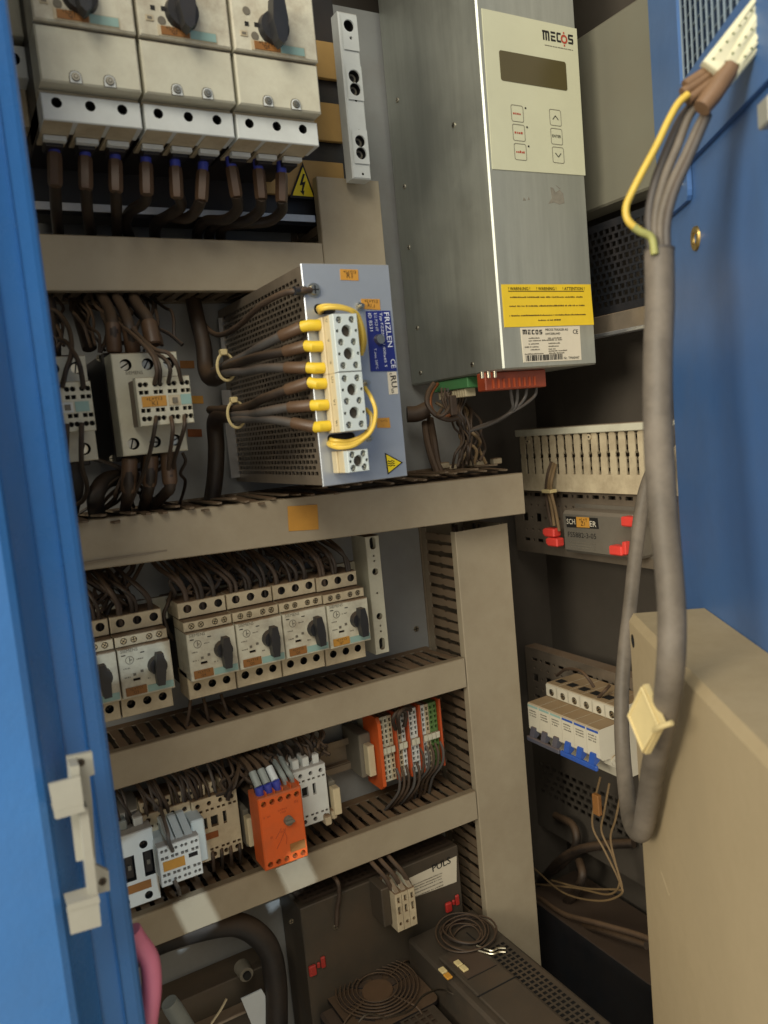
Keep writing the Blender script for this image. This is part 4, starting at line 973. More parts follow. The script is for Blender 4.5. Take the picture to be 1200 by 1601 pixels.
small_breaker(xr_-.0450, 'small rotary breaker just left of the dark gap, tagged below its window', 'Q3', dz=-.001)
small_breaker(xr_-.0906, 'small rotary breaker half hidden behind the blue frame', 'Q2', dz=-.001)
# slotted end strip beside the breakers
x0, x1 = at(585, 940, Y=-.062).x-.0036, at(600, 940, Y=-.062).x+.001
z1, z0 = at(580, 838, Y=-.062).z, at(604, 1020, Y=-.062).z
t = thing('support_strip', 'slotted white strip at the end of the row of small breakers', 'support strip', (x0, 0, z0))
xm = (x0+x1)/2; H = []
for py, r in ((848, .0036), (868, .0011), (876, .0011), (893, .0036), (927, .0012), (964, .0036), (979, .0011), (988, .0011), (1008, .0038)):
    z = at(590, py, Y=-.062).z; H.append(('c', xm, z, r) if py not in (848, 1008) else ('p', rrect(xm-.0034, xm+.0034, z-.0065, z+.0065, .0033)))
obj('body', B().block(x0, x1, -.062, -.030, z0, z1, H, .006, .0006), ['cream', 'hole'], t)
# white rail of labels behind the wires above the breakers
zr = at(480, 905, Y=-.03).z
single('label_rail', B().box(.10, at(563, 890, Y=-.03).x, -.032, -.028, zr-.012, zr+.010, .0005), 'cream', 'pale label rail half hidden behind the brown wires above the breakers', 'rail')
# wires into the tops of the breakers
def topwires(x0, n, label, w=.045, z=-.1405, zt=-.112, m=('wire_brown', 'wire', 'wire')):
    t = thing('wire_bundle', label, 'wires', (x0, -.06, z)); rnd = random.Random(int(x0*1e4))
    for k in range(n):
        x = x0+w*(.2+.32*(k % 3))+rnd.uniform(-.003, .003); e = x-.012+rnd.uniform(-.008, .004)
        pts = [(x, -.072, z-.012), (x-.0005, -.0725, z-.003), (x-.001, -.070-rnd.uniform(0, .006), z+.010), ((x+e)/2, -.066-rnd.uniform(0, .006), z+.022), (e, -.05, z+.030+rnd.uniform(0, .006)), (e-.006, -.03, z+.044)]
        obj('wire', B().tube(pts, .0019+rnd.uniform(-.0003, .0004), 8, 5), m[k % len(m)], t)
    return t
for i, (x, lab) in enumerate(((X3, 'first breaker after the dark gap'), (X3+.0456, 'second breaker after the dark gap'), (X3+.0912, 'third breaker after the dark gap'), (X3+.137, 'brightly lit breaker at the end'), (xr_-.045, 'breaker just left of the dark gap'), (xr_-.0906, 'breaker half hidden by the frame'))):
    topwires(x, 6, 'brown wires curving into the top of the '+lab)
wires_px('thin dark wires hanging below the small breakers into the duct', 'wires', [
    [(298, 1085, -.05), (296, 1110, -.055), (290, 1150, -.05)], [(345, 1085, -.05), (352, 1105, -.055), (360, 1130, -.05)], [(318, 1092, -.05), (322, 1110, -.055), (330, 1140, -.05)]], .0016, 'wire_brown')
lead('dark wire looping beside the gap between the two breaker groups', [(268, 925, -.05), (262, 945, -.06), (256, 962, -.06), (262, 985, -.06), (270, 1000, -.05)], .0018, 'wire')

# ================================================================ fourth row: contactor, relays, orange safety relay
t = thing('contactor', 'white contactor with two black windows beside the blue frame, bottom left', 'contactor', (.11, 0, -.40))
x1 = at(245, 1350, Y=-.085).x; x0 = x1-.0455
z1, z0 = at(238, 1292, Y=-.085).z, at(247, 1405, Y=-.085).z
h = z1-z0; w = x1-x0
hs = [('c', x0+w*k, z1-h*.20, .0036) for k in (.30, .80)]+[('c', x0+w*k, z0+h*.10, .0036) for k in (.34, .78)]
hs += [('r', x0+w*k, z0+h*.53, w*.20, h*.34) for k in (.17, .50, .86)]
b = B().block(x0, x1, -.085, -.05, z0, z1, hs, .008, .0007)
obj('front_housing', b, ['white', 'hole'], t)
for k in (.50, .86): inst('contact_carrier', 'carrier', lambda b: (b.box(-.0032, .0032, 0, .004, -.010, .010, .0004), b.box(-.0015, .0015, -.002, 0, -.002, .002, .0004, 1)), ['black', 'ink_grey'], t, (x0+w*k, -.082, z0+h*.53))
for hh in hs[:4]: inst('terminal_screw', 'sb_screw', screw_b(.0031), ['brass', 'hole'], t, (hh[1], -.0785, hh[2]))
obj('tag', B().box(x0+w*.30, x0+w*.85, -.0857, -.0851, z0+h*.20, z0+h*.31), 'tag_worn', t)
obj('body', B().box(x0, x1, -.05, -.004, z0+.004, z1+.004, .001), 'white', t)
for k in (.2, .5, .8): obj('wire_clamp', B().box(x0+w*k-.004, x0+w*k+.004, -.075, -.06, z1, z1+.008, .0008), ['white', 'grey_tube', 'white'][int(k*3)-0 if k < .8 else 2], t)

def relay_front(t, x0, x1, z0, z1, y, m, cols=4, windows=True, yb=-.004):
    w = x1-x0; h = z1-z0; H = []
    cs = [(.5+i)/(cols) for i in range(cols)]
    for c_ in cs:
        for d in (-.055, .055):
            H.append(('r', x0+w*(c_+d), z1-h*.20, w*.07, h*.035)); H.append(('r', x0+w*(c_+d), z0+h*.17, w*.07, h*.035))
        H.append(('c', x0+w*c_, z1-h*.10, w*.05)); H.append(('c', x0+w*c_, z0+h*.08, w*.05))
    if windows:
        H += [('r', x0+w*.24, z0+h*.60, w*.10, h*.17), ('r', x0+w*.45, z0+h*.60, w*.16, h*.17), ('r', x0+w*.68, z0+h*.61, w*.08, h*.20)]
    o = obj('front_housing', B().block(x0, x1, y, y+.018, z0, z1, H, .004, .0006), [m, 'hole'], t)
    obj('body', B().box(x0+.0012, x1-.0012, y+.018, yb, z0+.006, z1-.004, .001), m, t)
    return o
# auxiliary block in front of the pale contactor
ax0, ax1, az0, az1 = rect(-.108, (244, 1325), (311, 1307), (318, 1365), (255, 1388))
t = thing('contactor', 'pale grey small contactor with a yellow-tagged auxiliary block on its front', 'contactor', (ax0, 0, az0-.01))
H = []
cs = (.09, .19, .33, .43, .57, .67, .82, .92)
for r, k in ((.12, 'c'), (.30, 'r'), (.72, 'r'), (.88, 'c')):
    for c_ in cs: H.append(('c', ax0+(ax1-ax0)*c_, az1-(az1-az0)*r, .0014) if k == 'c' else ('r', ax0+(ax1-ax0)*c_, az1-(az1-az0)*r, .0028, .0026))
a = obj('auxiliary_block', B().block(ax0, ax1, -.108, -.098, az0, az1, H, .004, .0006), ['white', 'hole'], t)
obj('block_housing', B().box(ax0+.001, ax1-.001, -.098, -.066, az0+.002, az1-.002, .001), 'paleblue', a)
obj('tag', B().box(ax0+.003, ax0+(ax1-ax0)*.60, -.1086, -.1081, az0+(az1-az0)*.38, az0+(az1-az0)*.62), 'tag', a)
obj('window', B().box(ax0+(ax1-ax0)*.70, ax0+(ax1-ax0)*.92, -.1084, -.1081, az0+(az1-az0)*.52, az0+(az1-az0)*.62), 'hole', a)
for k in range(3):
    xa = ax0+(ax1-ax0)*(.28+.22*k); obj('rib', B().prism([(-.104, az1-.001), (-.075, az1+.010), (-.070, az1+.010), (-.070, az1-.001)], xa, xa+.0065, 'x'), 'paleblue', a)
obj('body', B().box(ax0+.006, at(328, 1340, Y=-.066).x, -.066, -.004, az0-.012, az1+.008, .001), 'white', t)
obj('side_housing', B().box(ax1-.002, ax1+.010, -.092, -.060, az0+.002, az1+.006, .001), 'paleblue', t)
x1r = at(376, 1290, Y=-.072).x
zt, zl = at(376, 1230, Y=-.072).z, at(372, 1330, Y=-.072).z
t = relay_r = thing('relay', 'aged beige relay with dark windows, just left of the orange relay', 'relay', (x1r-.02, 0, zl))
relay_front(t, x1r-.0435, x1r, zl, zt, -.072, 'aged')
obj('tag', B().box(x1r-.036, x1r-.022, -.0726, -.0721, zl+(zt-zl)*.34, zl+(zt-zl)*.44), 'copper', t)
t = thing('relay', 'beige terminal head of the relay behind the yellow-tagged auxiliary block', 'relay', (x1r-.07, 0, zl))
relay_front(t, x1r-.088, x1r-.0440, zl+.001, zt+.001, -.070, 'aged', 4, False)
# row of clamp caps along the top of these relays
for k in range(8):
    x = x1r-.084+.0106*k; z = zt+.002
    obj('terminal_clamp', B().box(x-.0034, x+.0034, -.066, -.050, z-.002, z+.009, .0008).cyl((x, -.0662, z+.004), (x, -.0655, z+.004), .0014, n=10, mi=1), ['aged', 'hole'], t if k < 4 else relay_r)
# end brackets
for px, py0, py1, y, wd, lab in ((393, 1280, 1322, -.086, 14, 'narrow beige end bracket touching the left side of the orange relay'), (528, 1234, 1272, -.084, 14, 'narrow beige end bracket right of the white relay')):
    a_, b_ = at(px-wd/2, py0, Y=y), at(px+wd/2, py1, Y=y)
    t = thing('end_bracket', lab, 'end bracket', (a_.x, 0, b_.z))
    obj('body', B().box(a_.x, b_.x, y+.010, -.004, b_.z-.004, a_.z+.004, .0008), 'ink_grey', t)
    obj('front_clip', B().box(a_.x-.0004, b_.x+.0004, y, y+.010, b_.z, a_.z, .0008), 'beige', t)
# orange safety relay
OY = -.118
x0, x1, z0, z1 = rect(OY, (404, 1250), (472, 1229), (481, 1340), (414, 1362))
t = thing('safety_relay', 'bright orange safety relay with a small grey knob', 'relay', (x0, 0, z0))
w = x1-x0; h = z1-z0
hs = [('c', x0+w*(.12+.19*k), z1-h*.085, .0026) for k in range(5)]+[('c', x0+w*(.12+.19*k), z0+h*.075, .0026) for k in range(5)]
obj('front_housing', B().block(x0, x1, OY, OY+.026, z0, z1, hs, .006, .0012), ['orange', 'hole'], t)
obj('body', B().box(x0+.003, x1-.003, OY+.026, -.004, z0+.004, z1-.010, .001), 'black', t)
for hh in hs: inst('terminal_screw', 'or_screw', screw_b(.0022, 's'), ['brass', 'hole'], t, (hh[1], OY+.005, hh[2]), (0, random.uniform(-1, 1), 0))
kx, kz = x0+w*.62, z0+h*.60
obj('knob', B().cyl((kx, OY, kz), (kx, OY-.004, kz), .0044, .0040, 18).box(kx-.0046, kx+.0046, OY-.0062, OY-.0038, kz-.0012, kz+.0012, .0004), 'ink_grey', t)
obj('tag', B().box(x0+w*.60, x0+w*.95, OY-.0004, OY-.0001, z0+h*.14, z0+h*.26), 'tag_worn', t)
fine_print('print', [(x0+w*.08, x0+w*.26, z0+h*.72, .0020), (x0+w*.42, x0+w*.62, z0+h*.76, .0016), (x0+w*.46, x0+w*.60, z0+h*.72, .0016), (x0+w*.80, x0+w*.92, z0+h*.80, .0022), (x0+w*.18, x0+w*.26, z0+h*.42, .0026), (x0+w*.42, x0+w*.56, z0+h*.46, .0014)], OY, 'orange_dark', t)
b = B()
for pts in ([(.55, .50), (.40, .34), (.30, .26)], [(.50, .50), (.55, .36), (.52, .28)], [(.45, .52), (.30, .40)]):
    b.tube([(x0+w*u, OY-.0002, z0+h*v) for u, v in pts], .0003, 6, smooth=False)
obj('scale_line', b, 'orange_dark', t)
for k in range(5):
    xx = x0+w*(.12+.19*k); obj('partition', B().box(xx+w*.085, xx+w*.105, OY+.002, OY+.028, z1-.001, z1+.004, .0003), 'orange', t)
# leads with violet ferrules
wires_px('grey-sleeved leads with violet ferrules entering the orange relay', 'wires', [
    [(406+14*k, 1254-5*k, OY+.018), (402+13*k, 1236-5*k, OY+.016), (392+13*k, 1205-4*k, OY+.022), (376+10*k, 1185-3*k, OY+.05), (360+10*k, 1170, OY+.08)] for k in range(3)], .0030, 'wire', name='relay_lead')
rl = [o for o in bpy.data.objects if o.name.startswith('relay_lead') and o.parent is None][-1]
for k in range(3):
    a_, b_ = at(409+14*k, 1252-5*k, Y=OY+.010), at(404+13*k, 1230-5*k, Y=OY+.010); obj('ferrule', B().cyl(a_, b_, .0044, .0040, 12), 'ferrule_blue', rl)
    c_ = at(394+13*k, 1207-4*k, Y=OY+.020); obj('sleeve', B().cyl(b_, c_, .0036, .0036, 10), ['grey_tube', 'grey_tube', 'sheet_white'][k], rl)
wires_px('two grey leads entering the right terminals of the orange relay', 'wires', [
    [(450, 1238, OY+.018), (446, 1222, OY+.014), (438, 1206, OY+.02), (425, 1185, OY+.06)], [(462, 1234, OY+.018), (456, 1216, OY+.014), (448, 1203, OY+.02), (436, 1180, OY+.06)]], .0026, 'grey_tube')
# white relay at the right
xR = at(509, 1205, Y=-.078).x; zt, zl = at(500, 1195, Y=-.078).z, at(490, 1288, Y=-.078).z
t = thing('relay', 'white relay half hidden behind the orange relay', 'relay', (xR-.02, 0, zl))
relay_front(t, xR-.0435, xR, zl, zt, -.078, 'white')
for k in range(4):
    x = xR-.039+.0108*k
    obj('clamp', B().box(x-.0034, x+.0034, -.072, -.056, zt-.001, zt+.009, .0008), 'white', t)
    obj('clamp_wire', B().tube([(x+.001, -.064, zt+.006), (x-.003, -.066, zt+.020), (x-.012, -.05, zt+.034), (x-.02, -.03, zt+.05)], .0018, 8, 5), 'wire', t)
obj('coil_terminal', B().box(xR-.008, xR-.001, -.084, -.060, zl-.004, zl+.006, .0012).box(xR+.001, xR+.007, -.080, -.06, zl-.002, zl+.008, .0012), 'aged', t)
def tangle(label, base, n, x0, x1, z0, z1, y0, y1, r=.0013, seed=1, ms=('wire', 'wire', 'wire_brown', 'black')):
    t = thing('wire_bundle', label, 'wires', base); rnd = random.Random(seed)
    for k in range(n):
        xa, xb = rnd.uniform(x0, x1), rnd.uniform(x0, x1); pts = []
        for i in range(6):
            f = i/5; pts.append((xa+(xb-xa)*f*rnd.uniform(.7, 1.1)+rnd.uniform(-.006, .006), y0+(y1-y0)*f+rnd.uniform(-.006, .006)-.012*math.sin(f*3.1), z0+(z1-z0)*f+rnd.uniform(-.003, .003)))
        obj('wire', B().tube(pts, r*rnd.uniform(.8, 1.4), 7, 5), ms[k % len(ms)], t)
    return t
tangle('tangle of thin dark wires above the orange-tagged contactor', (.15, -.05, .10), 16, .105, .20, .084, .138, -.095, -.03, seed=3)
tangle('tangle of thin dark wires above the half hidden contactor', (.08, -.05, .10), 8, .05, .10, .084, .138, -.095, -.03, seed=4)
tangle('tangle of thin dark wires below the contactors', (.15, -.05, -.03), 10, .09, .19, -.052, -.004, -.05, -.09, seed=5)
tangle('tangle of dark wires behind the label rail above the first two breakers', (.19, -.05, -.12), 16, .165, .255, -.138, -.100, -.060, -.035, .0017, 6)
tangle('tangle of dark wires behind the label rail above the last two breakers', (.29, -.05, -.12), 14, .26, .345, -.138, -.106, -.060, -.035, .0017, 7)
tangle('tangle of dark wires above the breakers beside the blue frame', (.12, -.05, -.12), 16, .075, .155, -.140, -.100, -.062, -.035, .0017, 8)
tangle('tangle of dark wires above the orange relay', (.23, -.05, -.31), 16, .185, .265, -.328, -.290, -.075, -.035, .0018, 9)
tangle('tangle of dark wires above the white relay', (.28, -.05, -.31), 10, .262, .305, -.326, -.290, -.062, -.035, .0016, 10)
tangle('tangle of brown wires below the steel controller', (.50, -.06, 0), 14, .475, .525, -.050, .022, -.075, -.05, .0014, 11, ('wire_brown', 'wire', 'wire_tan', 'wire_brown'))
# dark wires above the lower row
for x, lab in ((.100, 'white contactor beside the frame'), (.128, 'yellow-tagged small contactor'), (.158, 'beige relay windows')):
    tt = thing('wire_bundle', 'dark wires dropping out of the narrow duct onto the '+lab, 'wires', (x, -.05, -.33)); rnd = random.Random(int(x*1e3))
    for k in range(8):
        xx = x+.0058*k+rnd.uniform(-.004, .004)
        obj('wire', B().tube([(xx, -.066, -.334+rnd.uniform(-.004, .004)), (xx+rnd.uniform(-.003, .002), -.066-rnd.uniform(0, .006), -.322), (xx-.004+rnd.uniform(-.005, .005), -.062, -.308), (xx-.010+rnd.uniform(-.006, .006), -.05, -.292), (xx-.012, -.035, -.28)], rnd.uniform(.0011, .0019), 8, 4), ['wire', 'wire_grey', 'black', 'wire'][k % 4], tt)
wires_px('grey wire bent down into the front of the yellow-tagged auxiliary block', 'wires', [
    [(270, 1330, -.110), (264, 1316, -.116), (262, 1300, -.112), (256, 1280, -.09), (248, 1255, -.06)], [(272, 1376, -.110), (278, 1388, -.112), (281, 1398, -.10)]], .0017, 'wire_grey')
wires_px('short brown wires dropping from the beige relays into the lower duct', 'wires', [
    [(332+14*k, 1328-4*k, -.07), (333+14*k, 1342-4*k, -.074), (334+14*k, 1360-4*k, -.06)] for k in range(4)], .0017, ['wire_brown', 'wire'])
# DIN rail and the terminal strip
za, zb_ = at(560, 1150, Y=-.012).z, at(560, 1188, Y=-.012).z
single('din_rail', B().box(.0, .46, -.010, -.008, zb_, za).box(.0, .46, -.0185, -.0165, za-.003, za+.004).box(.0, .46, -.0185, -.0165, zb_-.004, zb_+.003).box(.0, .46, -.0165, -.010, za-.004, za-.003).box(.0, .46, -.0165, -.010, zb_+.003, zb_+.004), 'galv_brown', 'steel mounting rail between the white relay and the terminal strip', 'rail')
TYF = -.058
x0 = at(597, 1115, Y=TYF).x-.006; z1 = at(650, 1105, Y=TYF).z; z0 = at(650, 1207, Y=TYF).z
t = thing('end_bracket', 'orange and beige end stop left of the terminal strip', 'end bracket', (x0-.012, 0, z0))
xs = at(590, 1160, Y=-.075).x
obj('orange_plate', B().prism([(-.030, z1+.002), (-.060, z1+.002), (-.064, z1-.004), (-.064, z0-.001), (-.058, z0-.006), (-.030, z0-.006)], x0-.004, x0, 'x'), 'orange', t)
obj('body', B().box(x0-.018, x0-.004, -.045, -.004, z0+.006, z1-.018, .001), 'ink_grey', t)
obj('front_clip', B().box(x0-.014, x0-.006, -.056, -.045, z0+.010, z1-.028, .0008), 'beige', t)
ORD = ['first', 'second', 'third', 'fourth', 'fifth', 'sixth', 'seventh', 'eighth', 'ninth', 'tenth', 'eleventh', 'twelfth', 'thirteenth', 'fourteenth', 'fifteenth']; w5 = .0052; mats = ['cream', 'cream', 'aged', 'orange', 'aged', 'white', 'orange', 'white', 'white', 'orange', 'white', 'aged', 'pe_green', 'pe_green', 'orange']
def tb(b, th, i):
    H = []
    for zf in (.08, .17, .26, .35, .62, .70, .78, .86, .94): H.append(('r', th*.5, z0+(z1-z0)*(1-zf), th*.55, .0034))
    b.block(0, th, TYF+ (0 if i else 0), -.006, z0, z1, H, .003, .0003)
for i, m in enumerate(mats):
    plate = m == 'orange'; x = x0+.001+w5*i
    z_ = -(z1-z0)*.0
    if plate:
        single('partition_plate', B().box(x+.0008, x+.0032, TYF-.004, -.006, z0-.002, z1+.003, .0004), 'orange_dark', 'thin orange partition plate in the terminal strip, %s from the end stop' % {3: 'first', 6: 'second', 9: 'third', 14: 'last'}[i], 'partition plate', group='orange partition plates of the terminal strip')
    else:
        H = [('r', .0026, z0+(z1-z0)*(1-zf), .0028, .0036) for zf in (.07, .15, .23, .31, .39, .62, .70, .78, .86, .94)]
        tt = thing('terminal_block', '%s terminal block, %s place from the orange end stop in the strip' % ({'cream': 'cream', 'aged': 'dull beige', 'white': 'pale grey', 'pe_green': 'green earth'}[m], ORD[i]), 'terminal block', (x, 0, z0), group='blocks of the terminal strip')
        b = B().block(0, w5-.0003, TYF, -.006, z0, z1, H, .003, .0003); b.v = [(v[0]+x, v[1], v[2]) for v in b.v]
        obj('body', b, [m, 'hole'], tt)
        obj('marker', B().box(x+.0002, x+w5-.0005, TYF-.0035, TYF, z0+(z1-z0)*.44, z0+(z1-z0)*.54, .0004), 'cream', tt)
obj('end_cover', B().box(x0+.001+w5*15, x0+.004+w5*15, TYF+.004, -.006, z0+.02, z1-.022, .0008), 'paleblue', t)
tt = thing('wire_bundle', 'brown wires leaving the bottom of the terminal strip into the duct', 'wires', (x0+.05, -.05, z0))
for k in range(10):
    x = x0+.016+.0064*k+random.uniform(-.001, .001); zz_ = z0+(.006 if k < 5 else .020)
    obj('wire', B().tube([(x, TYF-.001, zz_+.006), (x, TYF-.006, zz_-.004), (x-.003, TYF-.006, zz_-.018), (x-.010, TYF+.004, zz_-.034), (x-.012, TYF+.014, -.415)], .0015, 8, 5), 'wire_brown' if k % 3 else 'wire_grey', tt)
wires_px('loop of dark brown wires at the top of the terminal strip', 'wires', [
    [(618, 1140, -.066), (614, 1125, -.072), (622, 1112, -.072), (634, 1115, -.07), (632, 1135, -.066)], [(625, 1145, -.066), (622, 1122, -.074), (630, 1108, -.072), (642, 1110, -.066)]], .0022, 'wire')

# ================================================================ bottom: power supply, coils, drive, hose
PY = -.062
P = [at(*q, Y=PY) for q in ((468, 1412), (716, 1330), (722, 1400))]
t = thing('power_supply', 'brown-grey power supply with a pale rating label under the lower duct', 'power supply', (.35, 0, -.56))
xl, xr2, zt = P[0].x, P[1].x, (P[0].z+P[1].z)/2
obj('casing', B().box(xl, xr2, PY, -.004, -.66, zt, .001), 'psu', t)
b = B(); perforated(b, xl+.004, xr2-.004, PY+.004, -.008, .0075, .0075, .0046, .0046, lambda u, v: (u, v, zt+.0030), .002, False)
perforated(b, xl+.004, xr2-.004, PY+.004, -.008, .0075, .0075, .0046, .0046, lambda u, v: (u, v, zt+.0020), .002, False)
obj('vent_cover', b, 'handle', t)
lb = quadpx('rating_label', PY, [(632, 1376), (713, 1338), (713, 1378), (640, 1405)], 'paper', t, th=.0006)
textpx('PULS', (676, 1363), (704, 1349), PY-.0006, 'ink', lb, bold=3)
a_, b_ = at(640, 1386, Y=PY), at(690, 1362, Y=PY)
fine_print('small_print', [(a_.x, b_.x, a_.z-.002*k, .0012) for k in (0, 1.5, 3, 5, 7)], PY-.0006, 'ink_grey', lb)
for k, (c_, lab) in enumerate((((705, 1412), 'red tab'), ((494, 1510), 'red tab'))):
    p = at(*c_, Y=PY)
    obj('red_tab', B().box(p.x-.009, p.x-.001, PY-.004, PY, p.z-.007, p.z+.004, .001).box(p.x+.0005, p.x+.004, PY-.003, PY, p.z-.002, p.z+.004, .001).box(p.x+.005, p.x+.010, PY-.003, PY, p.z-.004, p.z+.008, .001), 'red_tab', t)
for px, py in ((524, 1449), (455, 1440)):
    p = at(px, py, Y=PY); screw(t, p.x, PY, p.z, .0026)
x0, x1, z0, z1 = rect(-.10, (617, 1398), (649, 1386), (652, 1445), (622, 1458))
t = thing('terminal_block', 'pale grey screw terminal block on the front of the power supply', 'terminal block', (x0, -.08, z0))
n = 3; w = (x1-x0)/n
for k in range(n):
    xa = x0+w*k; H = [('r', xa+w*.5, z1-(z1-z0)*.18, w*.4, .006), ('r', xa+w*.5, z1-(z1-z0)*.45, w*.4, .008), ('c', xa+w*.5, z0+(z1-z0)*.2, w*.22)]
    m_ = obj('terminal_module', B().block(xa+.0002, xa+w-.0002, -.10, PY-.0005, z0, z1, H, .005, .0005), ['aged', 'hole'], t)
    obj('cap', B().prism([(-.098, z1), (-.085, z1+.008), (-.075, z1+.008), (-.07, z1)], xa+w*.2, xa+w*.8, 'x'), 'cream', m_)
obj('side_cover', B().box(x0-.010, x0-.0002, -.09, PY-.0005, z0+.004, z1+.004, .001), 'psu', t)
wires_px('three brown wires from the lower duct into the power supply terminals', 'wires', [
    [(612+14*k, 1390-4*k, -.09), (600+14*k, 1370-4*k, -.088), (584+14*k, 1352-4*k, -.08), (565+14*k, 1330-4*k, -.06)] for k in range(3)], .0024, 'wire_brown')
lead('single tan wire bent down over the power supply front', [(518, 1366, -.062), (528, 1380, -.072), (530, 1400, -.070), (527, 1420, -.066), (526, 1446, -.064)], .0022, 'wire_brown')
# drive whose top faces up, in front of the power supply
DZ = -.55
A = [at(*q, Z=DZ) for q in ((620, 1442), (818, 1482), (960, 1601), (760, 1601))]
dx0, dx1 = (A[0].x+A[3].x)/2, (A[1].x+A[2].x)/2
t = thing('frequency_drive', 'dark drive lying under the power supply with four small buttons on top', 'drive', ((dx0+dx1)/2, -.15, -.70))
obj('casing', B().box(dx0, dx1, -.36, PY-.006, -.74, DZ, .003), 'inverter', t)
px0 = at(672, 1490, Z=DZ)
g0, g1 = at(790, 1492, Z=DZ), at(880, 1585, Z=DZ)
b = B(); H = []
gx0, gx1 = dx1-.036, dx1-.006; gy0, gy1 = -.30, -.135
nx, ny = 5, 20
for i in range(nx):
    for j in range(ny):
        obj_x = gx0+(gx1-gx0)*(i+.5)/nx; H.append((obj_x, gy0+(gy1-gy0)*(j+.5)/ny))
b = B(); perforated(b, gx0, gx1, gy0, gy1, .0062, .0062, .0042, .0036, lambda u, v: (u, v, DZ+.0022), .0008, False)
b.box(gx0, gx1, gy0, gy1, DZ+.0003, DZ+.0006, mi=1)
obj('vent_grille', b, ['inverter', 'hole'], t)
obj('keypad', B().box(dx0+.008, dx0+.052, -.30, -.118, DZ+.0003, DZ+.004, .0012), 'inverter', t)
for k, (px, py, m_) in enumerate(((692, 1518, 'tie'), (716, 1507, 'tie'), (700, 1527, 'tag'), (725, 1515, 'tie'))):
    p = at(px, py, Z=DZ+.0045); obj('button', B().box(p.x-.0032, p.x+.0032, p.y-.0042, p.y+.0042, DZ+.0043, DZ+.0066, .0006), m_, t)
obj('keypad_seam', B().box(dx0+.006, dx0+.054, -.190, -.1885, DZ+.0042, DZ+.0046).box(dx0+.012, dx0+.048, -.165, -.1645, DZ+.0042, DZ+.0046), 'hole', t)
obj('keypad_recess', B().box(dx0+.013, dx0+.047, -.1635, -.128, DZ+.0040, DZ+.0043), 'handle', t)
obj('cover_groove', B().box(dx0+.0558, dx0+.0572, -.33, -.10, DZ+.0002, DZ+.0005), 'hole', t)
obj('cover_latch', B().box(dx1-.030, dx1-.008, -.330, -.312, DZ+.0003, DZ+.003, .0008), 'handle', t)
# second, darker drive on the left of it
t = thing('frequency_drive', 'darker drive at the bottom edge under the coil of wire', 'drive', (dx0-.05, -.15, -.70))
obj('casing', B().box(xl+.005, dx0-.006, -.34, PY-.006, -.76, -.585, .003), 'handle', t)
b = B(); perforated(b, dx0-.05, dx0-.010, -.30, -.10, .0075, .0075, .005, .005, lambda u, v: (u, v, -.5825), .002, False)
obj('vent_grille', b, 'inverter', t)
def coil(label, c_, r0, r1, n, z, m, ends):
    b0 = at(*c_, Z=z); t = thing('wire_coil', label, 'wire coil', b0); rnd = random.Random(n)
    for k in range(n):
        r = r0+(r1-r0)*k/(n-1); pts = []; ox, oy = rnd.uniform(-.003, .003), rnd.uniform(-.003, .003); ex = 1+rnd.uniform(-.08, .08); ph = rnd.uniform(0, 6)
        for i in range(33):
            a = 2*math.pi*i/32; pts.append((b0.x+ox+r*math.cos(a)*ex, b0.y+oy+r*math.sin(a)*(2-ex)+.0012*math.sin(2*a+ph), z+.002+.0016*(k % 4)+.0012*math.sin(2*a+ph)))
        obj('turn', B().tube(pts, .0011, 7, 1, smooth=False), m, t)
    for e in ends: obj('wire_end', B().tube([at(*q, Z=z+.004) for q in e], .0011, 7, 5), 'screw', t)
    return t
fz = -.58; fc = at(590, 1550, Z=fz)
t = thing('cooling_fan', 'round cooling fan with a wire finger guard on the darker drive', 'fan', fc)
obj('housing', B().prism(rrect(fc.x-.047, fc.x+.047, fc.y-.047, fc.y+.047, .008), fz-.0047, fz-.0005, 'z'), 'black', t)
obj('hub', B().cyl((fc.x, fc.y, fz-.0005), (fc.x, fc.y, fz+.002), .017, .016, 28), 'sleeve', t)
for k in range(7):
    a0 = 2*math.pi*k/7
    ps = [(.017, -.12), (.041, .05), (.041, .55), (.017, .45)]
    obj('blade', B().prism([(fc.x+r_*math.cos(a0+a_), fc.y+r_*math.sin(a0+a_)) for r_, a_ in ps], fz-.0004, fz+.0008, 'z'), 'handle', t)
for k in range(6):
    r_ = .0215+.0043*k
    obj('guard_ring', B().tube([(fc.x+r_*math.cos(2*math.pi*i/36), fc.y+r_*math.sin(2*math.pi*i/36), fz+.0052) for i in range(37)], .0009, 7, smooth=False), 'wire', t)
for a0 in (.4, .4+math.pi/2, .4+math.pi, .4+1.5*math.pi):
    obj('guard_spoke', B().tube([(fc.x+r_*math.cos(a0), fc.y+r_*math.sin(a0), fz+z_) for r_, z_ in ((.021, .0040), (.043, .0040), (.052, .002), (.056, -.002))], .0010, 7, 4), 'wire', t)
wires_px('two thin bare wires lying beside the cooling fan', 'wires', [[(600, 1592, -.20), (640, 1580, -.19), (662, 1556, -.17), (690, 1547, -.15), (722, 1562, -.16)], [(560, 1598, -.2), (575, 1585, -.2), (600, 1590, -.2)]], .0010, 'screw_dark')
coil('smaller coil of dark wire lying beside the upright duct', (728, 1462), .014, .032, 7, DZ+.002, 'black', [[(745, 1478), (768, 1486), (778, 1482), (790, 1482)], [(742, 1484), (768, 1491), (780, 1488), (790, 1488)]])
